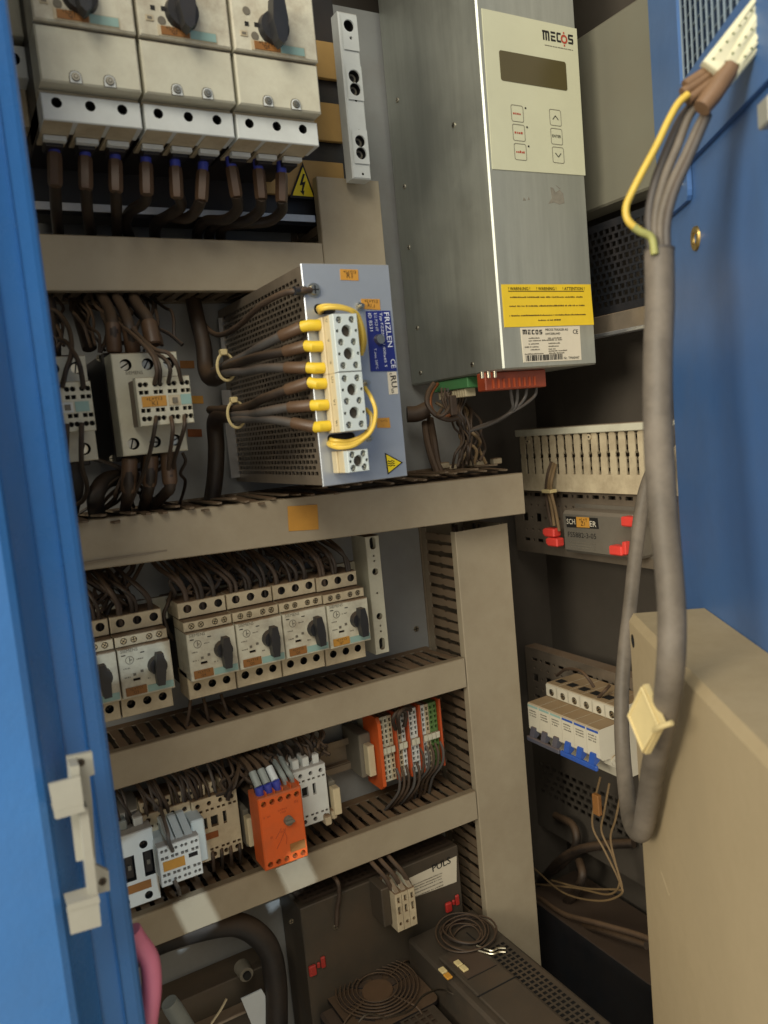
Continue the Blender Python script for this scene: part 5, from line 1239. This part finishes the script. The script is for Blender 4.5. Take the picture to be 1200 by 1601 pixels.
# lower left corner
lead('thick black cable arching over the dark recess at the bottom left', [(200, 1500, -.04), (235, 1478, -.045), (300, 1455, -.05), (370, 1445, -.055), (415, 1475, -.06), (430, 1530, -.06), (432, 1620, -.06)], .0115, 'rubber')
hp_ = [at(*q, Y=-.245) for q in ((205, 1455), (214, 1470), (233, 1500), (237, 1545), (232, 1590), (226, 1640))]
th = thing('hose', 'pink hose hanging beside the blue frame at the bottom left', 'hose', hp_[-1]); obj('tube', B().tube(hp_, .0068, 14, 8), 'pink', th)
P = [at(*q, Y=-.02) for q in ((268, 1546), (400, 1497))]
t = thing('terminal_box', 'dark grey box with a pale lip in the bottom left recess', 'box', (P[0].x, 0, -.70))
zt = (P[0].z+P[1].z)/2
obj('casing', B().box(P[0].x-.03, P[1].x+.005, -.04, -.004, zt-.20, zt, .001), 'psu', t)
obj('lip', B().box(P[0].x-.02, P[1].x+.004, -.055, -.04, zt-.030, zt-.027, .0008), 'galv_brown', t)
p = at(380, 1515, Y=-.045); obj('gland', B().cyl((p.x, -.04, p.z), (p.x, -.055, p.z), .008, .007, 14).cyl((p.x, -.055, p.z), (p.x, -.058, p.z), .004, n=12, mi=1), ['ink_grey', 'hole'], t)
a_, b_ = at(264, 1566, Y=-.09), at(292, 1610, Y=-.09)
single('plug_sleeve', B().tube([a_, a_+(b_-a_)*.2, b_], [.0072, .0082, .0082], 14, smooth=False), 'grey_tube', 'pale grey plug sleeve pointing up at the bottom left', 'plug')
P = [at(*q, Y=-.058) for q in ((376, 1560), (408, 1545), (440, 1601), (395, 1606))]
single('paper_slip', B().prism([(p.x, p.z) for p in P], -.0595, -.058, 'y'), 'sheet_white', 'white slip leaning in the bottom left recess', 'paper')
lead('thin tan wire standing in the bottom left recess', [(354, 1561, -.06), (345, 1578, -.06), (330, 1600, -.06)], .0012, 'beige')

# ================================================================ side wall of the cabinet (frame SF)
def rowsz(py, px=930, y=0): return at(px, py, F=SF, Y=y).z
def punched_rail(label, z0, z1, x0, x1, xs):
    t = thing('punched_rail', label, 'punched rail', ((x0+x1)/2, 0, z0), SF, group='punched steel rails on the side wall')
    H = []; h = z1-z0; x = xs; p = .025
    while x < x1-.012:
        H += [('r', x, z1-h*.17, .011, .0042), ('c', x+p/2, z1-h*.17, .0020), ('r', x, z0+h*.17, .011, .0042), ('c', x+p/2, z0+h*.17, .0020),
              ('r', x, z0+h*.5, .0095, .0105), ('c', x+p/2, z0+h*.5, .0018), ('c', x, z1-h*.32, .0018), ('c', x+p/2, z1-h*.32, .0016), ('c', x, z0+h*.32, .0018), ('c', x+p/2, z0+h*.32, .0016)]
        x += p
    obj('face', B().panel(x0, x1, z0, z1, 0, H, .0016, through=True), 'galv_brown', t)
    obj('flange', B().box(x0, x1, 0.0002, .018, z1, z1+.0016).box(x0, x1, .0002, .018, z0-.0016, z0), 'galv_brown', t)
    obj('back', B().box(x0, x1, .016, .018, z0, z1), 'dark_wall', t)
    return t
zA1, zA0 = rowsz(757), (at(820, 862, F=SF, Y=0).z+at(1000, 882, F=SF, Y=0).z)/2
punched_rail('punched rail behind the metal line filter', zA0, zA1, -.03, .29, -.008)
# slotted duct above it
d = thing('cable_duct', 'pale slotted duct on the side wall above the line filter', 'cable duct', (.13, 0, rowsz(772)), SF)
yd = -.012
pz = lambda px, py: at(px, py, F=SF, Y=yd)
zt = (pz(812, 683).z+pz(1000, 672).z)/2; zb = (pz(820, 768).z+pz(1000, 772).z)/2; ztop = (pz(810, 672).z+pz(1050, 656).z)/2
x0 = pz(813, 720).x; x1 = .262
obj('lid', B().box(x0-.002, x1, yd-.004, .012, zt, ztop, .0008), 'cream', d)
zr = zb+.021
obj('trunking_base', B().box(x0, x1, yd-.0004, yd+.0012, zb, zr, .0003).box(x0, x1, .010, .012, zb, zt), 'aged', d)
pitch = .0135; n = int((x1-x0)/pitch)
Lf = zt-zr
for i in range(n):
    inst('duct_finger', 'finger_side', lambda b: b.prism(finger_poly(.0094, Lf+.002), -.0008, .0008, 'y'), 'aged', d, (x0+pitch*(i+.5), yd+.0004, zr-.001), (random.uniform(-.01, .01), 0, random.uniform(-.04, .04)))
for k in range(6):
    z = zr+.006+Lf*k/7; obj('wire', B().tube([(x0+(x1-x0)*i/5, yd+.010+.003*(k % 2), z+random.uniform(-.003, .003)) for i in range(6)], .002, 6, 3), ['wire', 'wire_brown', 'black'][k % 3], d)
for px, py in ((826, 690), (922, 683)):
    p = pz(px, py); obj('rivet', B().cyl((p.x, yd-.0022, p.z), (p.x, yd-.0006, p.z), .0032, n=14).cyl((p.x, yd-.0024, p.z), (p.x, yd-.0022, p.z), .0012, n=10, mi=1), ['aged', 'hole'], d)
# line filter
yl_ = -.030
x0, x1, z0, z1 = rect(yl_, (877, 803), (988, 800), (993, 874), (880, 866), F=SF)
t = thing('line_filter', 'metal line filter with red push-on terminals on the punched rail', 'filter', (x0, 0, z0), SF)
c = .004
obj('can', B().box(x0, x1, yl_, -.0005, z0, z1, .0035), 'filterbox', t)
obj('mounting_flange', B().box(x0-.006, x1+.010, -.0024, -.0004, z0-.002, z1+.004), 'filterbox', t)
P = [at(*q, F=SF, Y=yl_) for q in ((884, 807), (934, 810), (936, 827), (886, 824))]
lab = obj('brand_label', B().prism([(p.x, p.z) for p in P], yl_-.0004, yl_-.0001, 'y'), 'ink', t)
textpx('SCH', (886, 819), (899, 820), yl_-.0004, 'paper', lab, F=SF, h=.006); textpx('ER', (922, 823), (932, 824), yl_-.0004, 'paper', lab, F=SF, h=.006)
P = [at(*q, F=SF, Y=yl_) for q in ((901, 808), (921, 809), (922, 825), (902, 824))]
tg_ = obj('tag', B().prism([(p.x, p.z) for p in P], yl_-.0009, yl_-.0005, 'y'), 'tag', t)
textpx('+L+Y', (905, 815), (918, 816), yl_-.0009, 'ink', tg_, F=SF); textpx('Z1', (908, 822), (914, 822), yl_-.0009, 'ink', tg_, F=SF)
textpx('FS5882-3-05', (888, 839), (932, 843), yl_, 'ink', t, F=SF, h=.006, bold=1)
a_, b_ = at(889, 832, F=SF, Y=yl_), at(930, 832, F=SF, Y=yl_)
fine_print('small_print', [(a_.x, b_.x, a_.z, .0016), (a_.x, b_.x, a_.z-.011, .0014), (a_.x, b_.x, a_.z-.014, .0014), (a_.x, b_.x, a_.z-.017, .0014)], yl_, 'ink_grey', t)
for k, (px, py, l) in enumerate(((863, 832, -1), (868, 847, -1), (986, 815, 1), (967, 860, 1))):
    yo = -.016 if l > 0 else 0.0
    p = at(px, py, F=SF, Y=-.020+yo)
    b = B().box(p.x-.009, p.x+.009, -.026+yo, -.014+yo, p.z-.005, p.z+.005, .0015)
    b.box(p.x+(.008 if l > 0 else -.013), p.x+(.013 if l > 0 else -.008), -.024+yo, -.016+yo, p.z-.0035, p.z+(.010 if k == 3 else .0035), .001)
    tt = single('push_on_terminal', b, 'coral', ['red push-on terminal at the upper left of the line filter', 'red push-on terminal at the lower left of the line filter', 'red push-on terminal at the upper right of the line filter', 'large red push-on terminal at the lower right of the line filter'][k], 'terminal', SF, group='red push-on terminals of the line filter')
wires_px('tan wires strapped together running from the slotted duct to the line filter', 'wires', [
    [(862, 722, -.014), (856, 740, -.02), (853, 768, -.02), (856, 795, -.02), (862, 822, -.02)], [(865, 724, -.014), (859, 745, -.022), (857, 768, -.022), (862, 795, -.022), (866, 822, -.022)], [(868, 726, -.014), (862, 750, -.024), (861, 768, -.024), (868, 798, -.022), (874, 830, -.02)]], .0018, ['wire_brown', 'wire_tan', 'wire_tan'], F=SF)
p = at(857, 768, F=SF, Y=-.024); single('cable_tie', B().box(p.x-.008, p.x+.008, -.028, -.018, p.z-.002, p.z+.002, .0006), 'tie', 'small pale tie round the tan wires left of the line filter', 'cable tie', SF)
# lower punched rail with the two three-pole breakers
zB1 = (at(810, 1012, F=SF, Y=0).z+at(960, 1050, F=SF, Y=0).z)/2
punched_rail('lower punched rail carrying the two miniature breakers', zB1-.075, zB1, -.03, .29, -.012)
ym = -.082
def px_s(px, py, y): return at(px, py, F=SF, Y=y)
fx0 = px_s(824, 1100, ym).x; fx1 = px_s(936, 1150, ym).x
mw = (fx1-fx0)/6
zf1 = (px_s(824, 1096, ym).z+px_s(934, 1143, ym).z)/2; zf0 = (px_s(826, 1138, ym).z+px_s(934, 1192, ym).z)/2
yt = -.052
zt1 = (px_s(849, 1068, yt).z+px_s(955, 1100, yt).z)/2; zt0 = (px_s(850, 1090, yt).z+px_s(955, 1128, yt).z)/2
zlow = zf0-.030
for g in range(2):
    xa = fx0+mw*3*g
    t = thing('miniature_breaker', ['three-pole miniature breaker with grey-violet toggles', 'three-pole miniature breaker with bright blue toggles'][g], 'circuit breaker', (xa, 0, zlow), SF, group='three-pole miniature breakers')
    for k in range(3):
        x0 = xa+mw*k+.0002; x1 = xa+mw*(k+1)-.0002; xm = (x0+x1)/2
        m_ = obj('pole', B().prism([(-.004, zlow), (-.050, zlow), (-.056, zf0-.016), (-.066, zf0-.010), (-.068, zf0-.001), (ym+.003, zf0), (ym, zf0+.003), (ym, zf1-.0015), (ym+.0015, zf1), (yt, zf1+.0005), (yt, zt1-.001), (yt+.001, zt1), (-.004, zt1)], x0, x1, 'x'), 'mcb', t)
        hz = (zt0+zt1)/2
        obj('terminal_face', B().panel(x0+.0004, x1-.0004, zf1+.0015, zt1-.0015, yt-.0012, [('c', xm, hz, .0042)], .0011, 0, 1), ['mcb', 'hole'], m_)
        inst('terminal_screw', 'mcb_screw', screw_b(.0034), ['screw', 'hole'], m_, (xm, yt-.0004, hz), (0, random.uniform(-1, 1), 0))
        obj('brand_strip', B().box(x0+.001, x1-.001, ym-.0004, ym-.0001, zf1-.0042, zf1-.0018), ['teal', 'blue_handle'][g], m_)
        fine_print('print', [(x0+.003, x1-.004, zf1-.009-.003*q, .0016) for q in range(3)], ym, 'ink_grey', m_)
        hm = ['violet_handle', 'blue_handle'][g]
        obj('toggle', B().prism([(ym+.004, zf0+.0075), (ym-.002, zf0+.0065), (ym-.0048, zf0-.004), (ym-.002, zf0-.006), (ym+.004, zf0-.002)], xm-.0038, xm+.0038, 'x'), hm, m_)
        for zz_ in (zt1-.0003,): obj('top_slot', B().box(x0+.004, x1-.004, yt+.010, yt+.020, zt1+.0001, zt1+.0006), 'hole', m_)
    obj('toggle_bar', B().box(xa+.001, xa+mw*3-.001, ym-.0062, ym-.0022, zf0-.0100, zf0-.0042, .001), ['violet_handle', 'blue_handle'][g], t)
    if g == 1:
        p = px_s(942, 1184, ym+.012); obj('side_rivet', B().cyl((fx1, ym+.020, zf0-.004), (fx1+.0015, ym+.020, zf0-.004), .0055, n=18).cyl((fx1+.0015, ym+.020, zf0-.004), (fx1+.0018, ym+.020, zf0-.004), .0022, n=12, mi=1), ['mcb', 'screw'], t)
wires_px('thin brown wire arched over the tops of the miniature breakers', 'wires', [
    [(870, 1056, -.03), (885, 1046, -.04), (905, 1048, -.05), (917, 1058, -.055), (928, 1074, -.05)], [(935, 1090, -.045), (945, 1080, -.045), (952, 1072, -.03)]], .0018, 'wire_brown', F=SF)
# vent panel, trough and ledge low on the side wall
t = thing('vent_plate', 'dark perforated vent panel under the miniature breakers', 'vent plate', (.12, 0, -.52), SF)
P = [at(*q, F=SF, Y=.012) for q in ((838, 1190), (990, 1245), (990, 1310), (845, 1235))]
zc_ = at(910, 1245, F=SF, Y=.012).z
b = B(); perforated(b, P[0].x, P[0].x+.26, zc_-.034, zc_+.030, .0125, .0095, .0085, .0055, lambda u, v: (u, .012, v), .004, True)
perforated(b, P[0].x, P[0].x+.26, zc_-.034, zc_+.030, .0125, .0095, .0085, .0055, lambda u, v: (u, .0135, v), .004, True)
obj('grille', b, 'dark_wall', t)
obj('frame', B().box(P[0].x-.02, P[0].x+.27, .012, .014, zc_+.030, zc_+.075).box(P[0].x-.02, P[0].x+.27, .012, .014, zc_-.075, zc_-.034).box(P[0].x-.02, P[0].x, .012, .014, zc_-.034, zc_+.03), 'dark_wall', t)
pl = at(885, 1443, F=SF, Y=-.04); pr_ = at(1015, 1540, F=SF, Y=-.04); zl_ = (pl.z+pr_.z)/2
single('side_trough', B().box(-.02, .30, -.04, .05, zl_-.20, zl_, .001), 'handle', 'dark trough along the foot of the side wall', 'trough', SF)
for k, (pts, r, m_, lab) in enumerate((
    ([(838, 1400, -.03), (880, 1428, -.035), (930, 1442, -.035), (1000, 1462, -.03), (1040, 1480, -.03)], .0034, 'wire_brown', 'brown cable resting along the dark trough, upper of two'),
    ([(835, 1420, -.02), (880, 1440, -.02), (940, 1455, -.025), (1010, 1478, -.02)], .0045, 'wire', 'dark cable resting along the dark trough, lower of two'),
    ([(850, 1372, .0), (875, 1345, -.015), (905, 1328, -.02), (950, 1320, -.01), (990, 1318, .0)], .0055, 'wire', 'thick dark cable curving low behind the dangling thin wires'),
    ([(868, 1275, .0), (895, 1290, -.01), (900, 1320, -.015), (880, 1350, -.01), (845, 1375, .0)], .0050, 'wire', 'dark cable loop behind the dangling thin wires'),
    ([(905, 1345, .0), (910, 1370, -.01), (895, 1400, -.01), (865, 1425, .0)], .0055, 'wire', 'dark cable bend above the trough'))):
    lead(lab, pts, r, m_, F=SF)
wires_px('thin tan wires dangling from the miniature breakers and swinging back to the duct', 'wires', [
    [(938, 1215, -.05), (930, 1250, -.05), (926, 1292, -.05), (945, 1330, -.05), (968, 1378, -.05), (970, 1398, -.05), (935, 1408, -.045), (880, 1395, -.03), (832, 1355, -.02)],
    [(952, 1225, -.05), (944, 1270, -.05), (940, 1300, -.05), (958, 1340, -.05), (968, 1380, -.05), (950, 1398, -.045), (900, 1388, -.03), (835, 1382, -.02)],
    [(970, 1240, -.05), (962, 1280, -.05), (954, 1310, -.05), (962, 1350, -.05), (972, 1388, -.05), (960, 1390, -.045), (910, 1388, -.03), (862, 1376, -.02)]], .0012, 'wire_tan', F=SF)
p = at(934, 1257, F=SF, Y=-.052); single('cable_tag', B().box(p.x-.005, p.x+.005, -.056, -.050, p.z-.012, p.z+.012, .001), 'tag_worn', 'small orange-brown tag on a dangling thin wire', 'tag', SF)
# upper part of the side wall
yg_ = -.002
zb_ = (at(925, 330, F=SF, Y=yg_).z+at(1012, 296, F=SF, Y=yg_).z)/2; zt_ = (at(908, 52, F=SF, Y=yg_).z+at(990, 6, F=SF, Y=yg_).z)/2
single('side_cover', B().box(-.02, .27, yg_, .03, zb_, zt_, .002), 'side_cover', 'plain grey cover panel on the side wall right of the steel controller', 'panel', SF)
zr1 = (at(932, 500, F=SF, Y=0).z+at(1008, 474, F=SF, Y=0).z)/2; zr0 = (at(932, 540, F=SF, Y=0).z+at(1008, 505, F=SF, Y=0).z)/2
t = thing('side_rail', 'steel rail across the side wall below the black grille', 'rail', (.12, 0, zr0), SF)
obj('web', B().box(-.02, .27, -.002, .02, zr0+.004, zr1, .001), 'galv_brown', t)
obj('lip', B().box(-.02, .27, -.010, .0, zr0, zr0+.004, .0006), 'galv', t)
b = B(); perforated(b, -.02, .27, zr1+.002, zb_-.012, .0085, .0075, .0058, .0050, lambda u, v: (u, .010, v), .003, True)
perforated(b, -.02, .27, zr1+.002, zb_-.012, .0085, .0075, .0058, .0050, lambda u, v: (u, .0115, v), .003, True)
single('vent_grille', b, 'handle', 'black perforated grille between the grey cover panel and the steel rail', 'grille', SF)

# ================================================================ the open door on the right (frame DF)
CAB = thing('control_cabinet', 'blue cabinet with its door swung open on the right and rolled frame on the left', 'cabinet', (.3, -.26, -.92))
gx = at(1102, 952, F=DF, Y=0); gy = at(980, 958, F=DF, X=gx.x); GT = gy.y; GZ = (gx.z+gy.z)/2; GX = gx.x
ms = [at(*q, F=DF, Y=-.004) for q in ((1056, 0), (1066, 128), (1140, 60))]
mx0, mz0 = ms[0].x, ms[1].z
mx0 = max(mx0, .012)
mz1 = .42; mx1 = .42
panel_ = B().panel(0, .55, -.95, .55, 0, [('r', (mx0+mx1)/2, (mz0+mz1)/2, mx1-mx0, mz1-mz0)], .02, through=True)
panel_.box(0, .004, .0005, .02, -.95, .55).box(.0, .55, .021, .022, -.95, mz0).box(.0, .55, .021, .022, mz0, .55)
t = obj('door', panel_, 'door_blue_right', CAB, 'open blue door with a wire mesh vent', F=DF)
# overlay sheet that holds the mesh, with a screwed tab
e0, e1 = at(1072, 254, F=DF, Y=-.004), at(1171, 158, F=DF, Y=-.004)
ez = (e0.z+e1.z)/2; tz = at(1068, 318, F=DF, Y=-.004).z; tx = e0.x
out = [(.002, .55), (.002, tz), (tx-.004, tz), (tx-.001, tz+.003), (tx, tz+.007), (tx, ez), (.5, ez), (.5, .55)]
lp = [Vector((u, v, 0)) for u, v in out]; inn = [Vector((mx0, mz0, 0)), Vector((mx1, mz0, 0)), Vector((mx1, mz1, 0)), Vector((mx0, mz1, 0))]
tr_ = tessellate_polygon([lp, inn]); allp = lp+inn
b = B(); nn = len(allp)
b.add([(p.x, -.004, p.y) for p in allp], [tuple(q) for q in tr_]); no = len(out)
b.add([(u, -.004, v) for u, v in out]+[(u, -.0005, v) for u, v in out], [(i, (i+1) % no, no+(i+1) % no, no+i) for i in range(no)])
b.add([(p.x, -.004, p.y) for p in inn]+[(p.x, .015, p.y) for p in inn], [(i, (i+1) % 4, 4+(i+1) % 4, 4+i) for i in range(4)])
obj('vent_frame', b, 'door_blue_right', t, F=DF)
b = B(); x = mx0; k = 0
step = .0105
while x < mx0+.22: b.cyl((x, -.001, mz0), (x, -.001, mz1), .0009, n=6, caps=False); x += step
z = mz0
while z < mz1: b.cyl((mx0, .0008, z), (mx0+.22, .0008, z), .0008, n=6, caps=False); z += step
me_ = obj('wire_mesh', b, 'mesh_wire', t, F=DF)
obj('filter_mat', B().box(mx0, mx1, .012, .016, mz0, mz1), 'mesh_blue', t, F=DF)
p = at(1060, 291, F=DF, Y=-.004); q_ = DF.w((p.x, -.004, p.z)); inst('tab_screw', 'tab_screw', screw_b(.0052), ['screw', 'hole'], t, q_, (0, 0, DF.a))
p = at(1088, 373, F=DF, Y=0)
inst('rivet_nut', 'rivet_nut', lambda b: (ring(b, arc(0, 0, .0085, 0, 345, 23), arc(0, 0, .0045, 0, 345, 23), -.0016, 0), b.cyl((0, -.0016, 0), (0, 0, 0), .0085, .0090, 24, caps=False), b.cyl((0, -.0016, 0), (0, .004, 0), .0045, n=20, caps=False), b.cyl((0, .0035, 0), (0, .004, 0), .0045, n=20, mi=1)), ['brass', 'hole'], t, DF.w((p.x, 0, p.z)), (0, 0, DF.a))
p = at(1192, 178, F=DF, Y=-.01); obj('bracket', B().box(p.x-.003, p.x+.012, -.012, 0, p.z-.008, p.z+.006, .001), 'latch', t, F=DF)
# the grey box on the door
t = thing('door_box', 'large plain grey steel box fixed to the inside of the blue door', 'box', (GX, 0, -.95), DF)
hx = at(998, 1015, F=DF, X=GX)
bb = B()
bb.block(GX, .60, GT, -.0006, -.98, GZ, [('c', GX+.014, at(1000, 1015, F=DF, Y=GT).z, .0055)], .008, .005)
obj('casing', bb, ['grey_box', 'hole'], t)
for (p_, q_) in (((1033, 1362), (1046, 1400)),):
    a_, b_ = at(*p_, F=DF, Y=GT), at(*q_, F=DF, Y=GT); obj('scratch', B().tube([a_, (a_+b_)/2+Vector((.0008, 0, 0)), b_], .00022, 5, 3), 'beige', t)
# the hanging grey cable
CP = [(1030, 392, .46), (1031, 470, .46), (1028, 560, .46), (1028, 650, .455), (1031, 730, .455), (1038, 820, .455), (1046, 900, .455), (1050, 970, .455), (1048, 1040, .455), (1041, 1100, .474), (1031, 1150, .498), (1019, 1210, .54), (1012, 1256, .565), (1002, 1300, .60), (988, 1288, .65), (981, 1255, .69), (974, 1190, .73), (971, 1110, .75), (975, 1030, .76), (984, 950, .76), (995, 850, .755), (1008, 770, .75), (1032, 712, .74), (1052, 682, .72), (1075, 660, .70)]
P = [at(x, y, t=o) for x, y, o in CP]
t = thing('sheathed_cable', 'thick dusty grey cable hanging in a long loop over the grey box', 'cable', P[13])
obj('sheath', B().tube(P, [.0084]*5+[.0082, .0080, .0080, .0080, .0080, .0079, .0078, .0077, .0076, .0075, .0073, .0070, .0068]+[.0066]*7, 18, 8), 'cable', t)
obj('sheath_rim', B().tube([P[0]+(P[0]-P[1]).normalized()*.0006, P[0]-(P[0]-P[1]).normalized()*.0006], .0087, 18, smooth=False), 'wire_grey', t)
CW = [([(1018, 398), (1014, 340), (1022, 290), (1040, 240), (1062, 190), (1085, 160)], 'wire_grey'), ([(1026, 398), (1024, 340), (1038, 280), (1058, 230), (1075, 185), (1092, 160)], 'cable'),
      ([(1034, 398), (1032, 345), (1048, 290), (1072, 240), (1090, 200), (1104, 175)], 'cable'), ([(1042, 398), (1042, 350), (1054, 300), (1076, 250), (1095, 205), (1106, 180)], 'wire_grey')]
for k, (L, m_) in enumerate(CW): obj('core', B().tube([at(x, y, t=.462-.002*k) for x, y in L], .0026, 10, 6), m_, t)
obj('earth_core', B().tube([at(x, y, t=.452) for x, y in ((1022, 396), (1018, 372), (1000, 361), (982, 346), (978, 325), (988, 300), (1006, 265), (1026, 228), (1044, 190), (1060, 162), (1075, 148))], [.0020]+[.0021]*10, 10, 6), 'yellow_wire', t)
obj('core_sleeve', B().tube([at(x, y, t=.450) for x, y in ((1096, 170), (1112, 150), (1142, 106))], [.0052, .0058, .0056], 12, smooth=False), 'sleeve_tan', t)
for q in (((1066, 146), (1100, 124), (1134, 98)), ((1074, 158), (1105, 134), (1138, 108)), ((1070, 134), (1100, 114), (1138, 86))): obj('core_sleeve', B().tube([at(x, y, t=.456) for x, y in q], .0030, 10, 4), 'sleeve_tan', t)
obj('earth_core_end', B().tube([at(x, y, t=.4518) for x, y in ((1023, 398), (1018, 372), (1001, 362.5), (990, 355))], .0022, 10, 6), 'pale_green', t)
# pale perforated strap at the top right
W0, W1 = at(1118, 118, t=.452), at(1250, -48, t=.44); d_ = (W1-W0); Lw = d_.length; ex = d_.normalized(); nv = (CPOS-W0).normalized(); nv = (nv-ex*nv.dot(ex)).normalized(); ez_ = ex.cross(nv)
ww = .0105; H = []
for i in range(int(Lw/.0052)):
    for k_ in (-.62, 0, .62): H.append(('c', .004+.0052*i+(.0026 if k_ == 0 else 0), ww*k_, .0008))
b = B().block(0, Lw, -.0035, .0035, -ww, ww, [h for h in H if h[1] < Lw-.002], .0012, .0012)
b.v = [tuple(W0+ex*v[0]-nv*v[1]+ez_*v[2]+nv*(.002*math.sin(v[0]*90))) for v in b.v]
ts = single('cable_wrap', b, ['wrap', 'pe_green'], 'pale perforated cable strap crossing the wire mesh at the top right', 'cable strap')
# diamond tie mount, tilted towards the viewer, and its strap
D4 = [at(1003, 1070, t=.480), at(1030, 1132, t=.464), None, at(980, 1118, t=.496)]; D4[2] = D4[1]+D4[3]-D4[0]
cc = sum(D4, Vector())/4; nrm = (D4[1]-D4[3]).cross(D4[0]-D4[2]).normalized()
if nrm.dot(CPOS-cc) < 0: nrm = -nrm
t = thing('tie_mount', 'cream diamond-shaped adhesive tie mount holding the thick grey cable', 'tie mount', cc)
def slab(b, pts, n0, n1):
    m_ = len(pts); b.add([p+nrm*n0 for p in pts]+[p+nrm*n1 for p in pts], [tuple(range(m_)), tuple(range(m_, 2*m_))]+[(i, (i+1) % m_, m_+(i+1) % m_, m_+i) for i in range(m_)])
b = B(); slab(b, D4, -.005, -.001); slab(b, [cc+(p-cc)*.93 for p in D4], -.001, 0)
rim = [cc+(p-cc)*.90+nrm*.0 for p in D4]
b.tube(rim+[rim[0]], .0011, 8, smooth=False)
obj('base', b, 'tie', t)
a1, a2 = at(1022, 1142, t=.465), at(1050, 1130, t=.450)
obj('strap', B().tube([a1, (a1+a2)/2+nrm*.002, a2], .0016, 8, 5), 'tie', t)

# ================================================================ blue cabinet frame on the left, with the latch keeper
def px_at(px, y, py=900): return at(px, py, Y=y)
prof = []
Y0 = -.262
xe = at(128, 860, Y=Y0).x
r = .0075
seam = at(100, 900, Y=-.2705).x
prof += [(xe-.004, -.235), (xe+.0005, -.25), (xe, Y0)]
prof += [(xe-r+r*math.cos(a), Y0-r*.9*math.sin(a)) for a in (.35, .8, 1.25)]
prof += [(seam+.001, -.2702), (seam, -.2722), (seam-.001, -.2702)]
x3 = at(60, 900, Y=-.274).x; prof += [(x3+.001, -.2735), (x3, -.278)]
x4 = at(20, 900, Y=-.300).x; prof += [(x4+.002, -.298), (x4, -.304), (x4-.004, -.306), (-.06, -.312), (-.20, -.315), (-.20, -.235)]
t = CAB
b = B().prism(prof, -.95, .60, 'z')
obj('frame_post', b, 'door_blue', t)
# latch keeper
t = thing('latch_keeper', 'grey bent steel latch keeper screwed to the blue frame', 'latch', at(120, 1430, Y=-.29))
LY = -.300
def Lb(name, pts, y0, y1, m='latch'): 
    P = [at(*q, Y=LY) for q in pts]
    return obj(name, B().prism([(p.x, p.z) for p in P], y0, y1, 'y'), m, t)
Lb('back_plate', [(104, 1184), (144, 1176), (148, 1210), (140, 1214), (144, 1250), (150, 1352), (170, 1362), (172, 1392), (150, 1398), (114, 1245)], LY+.0, LY+.004)
Lb('back_plate', [(106, 1245), (124, 1246), (140, 1335), (117, 1340)], LY-.006, LY-.003)
Lb('upper_hook', [(70, 1210), (118, 1198), (124, 1245), (80, 1262)], LY-.0175, LY-.015)
Lb('upper_hook', [(104, 1186), (118, 1184), (120, 1240), (108, 1243)], LY-.014, LY-.0)
Lb('hook_shelf', [(78, 1252), (122, 1240), (126, 1250), (82, 1262)], LY-.018, LY-.004)
Lb('bar', [(118, 1250), (131, 1248), (147, 1388), (134, 1392)], LY-.014, LY-.004)
Lb('lower_hook', [(98, 1398), (146, 1384), (150, 1424), (104, 1437)], LY-.0175, LY-.015)
Lb('hook_shelf', [(98, 1392), (146, 1378), (148, 1388), (100, 1401)], LY-.018, LY-.004)
for q in ((126, 1192), (160, 1378)):
    p = at(*q, Y=LY); screw(t, p.x, LY, p.z, .0024, m='screw_dark')
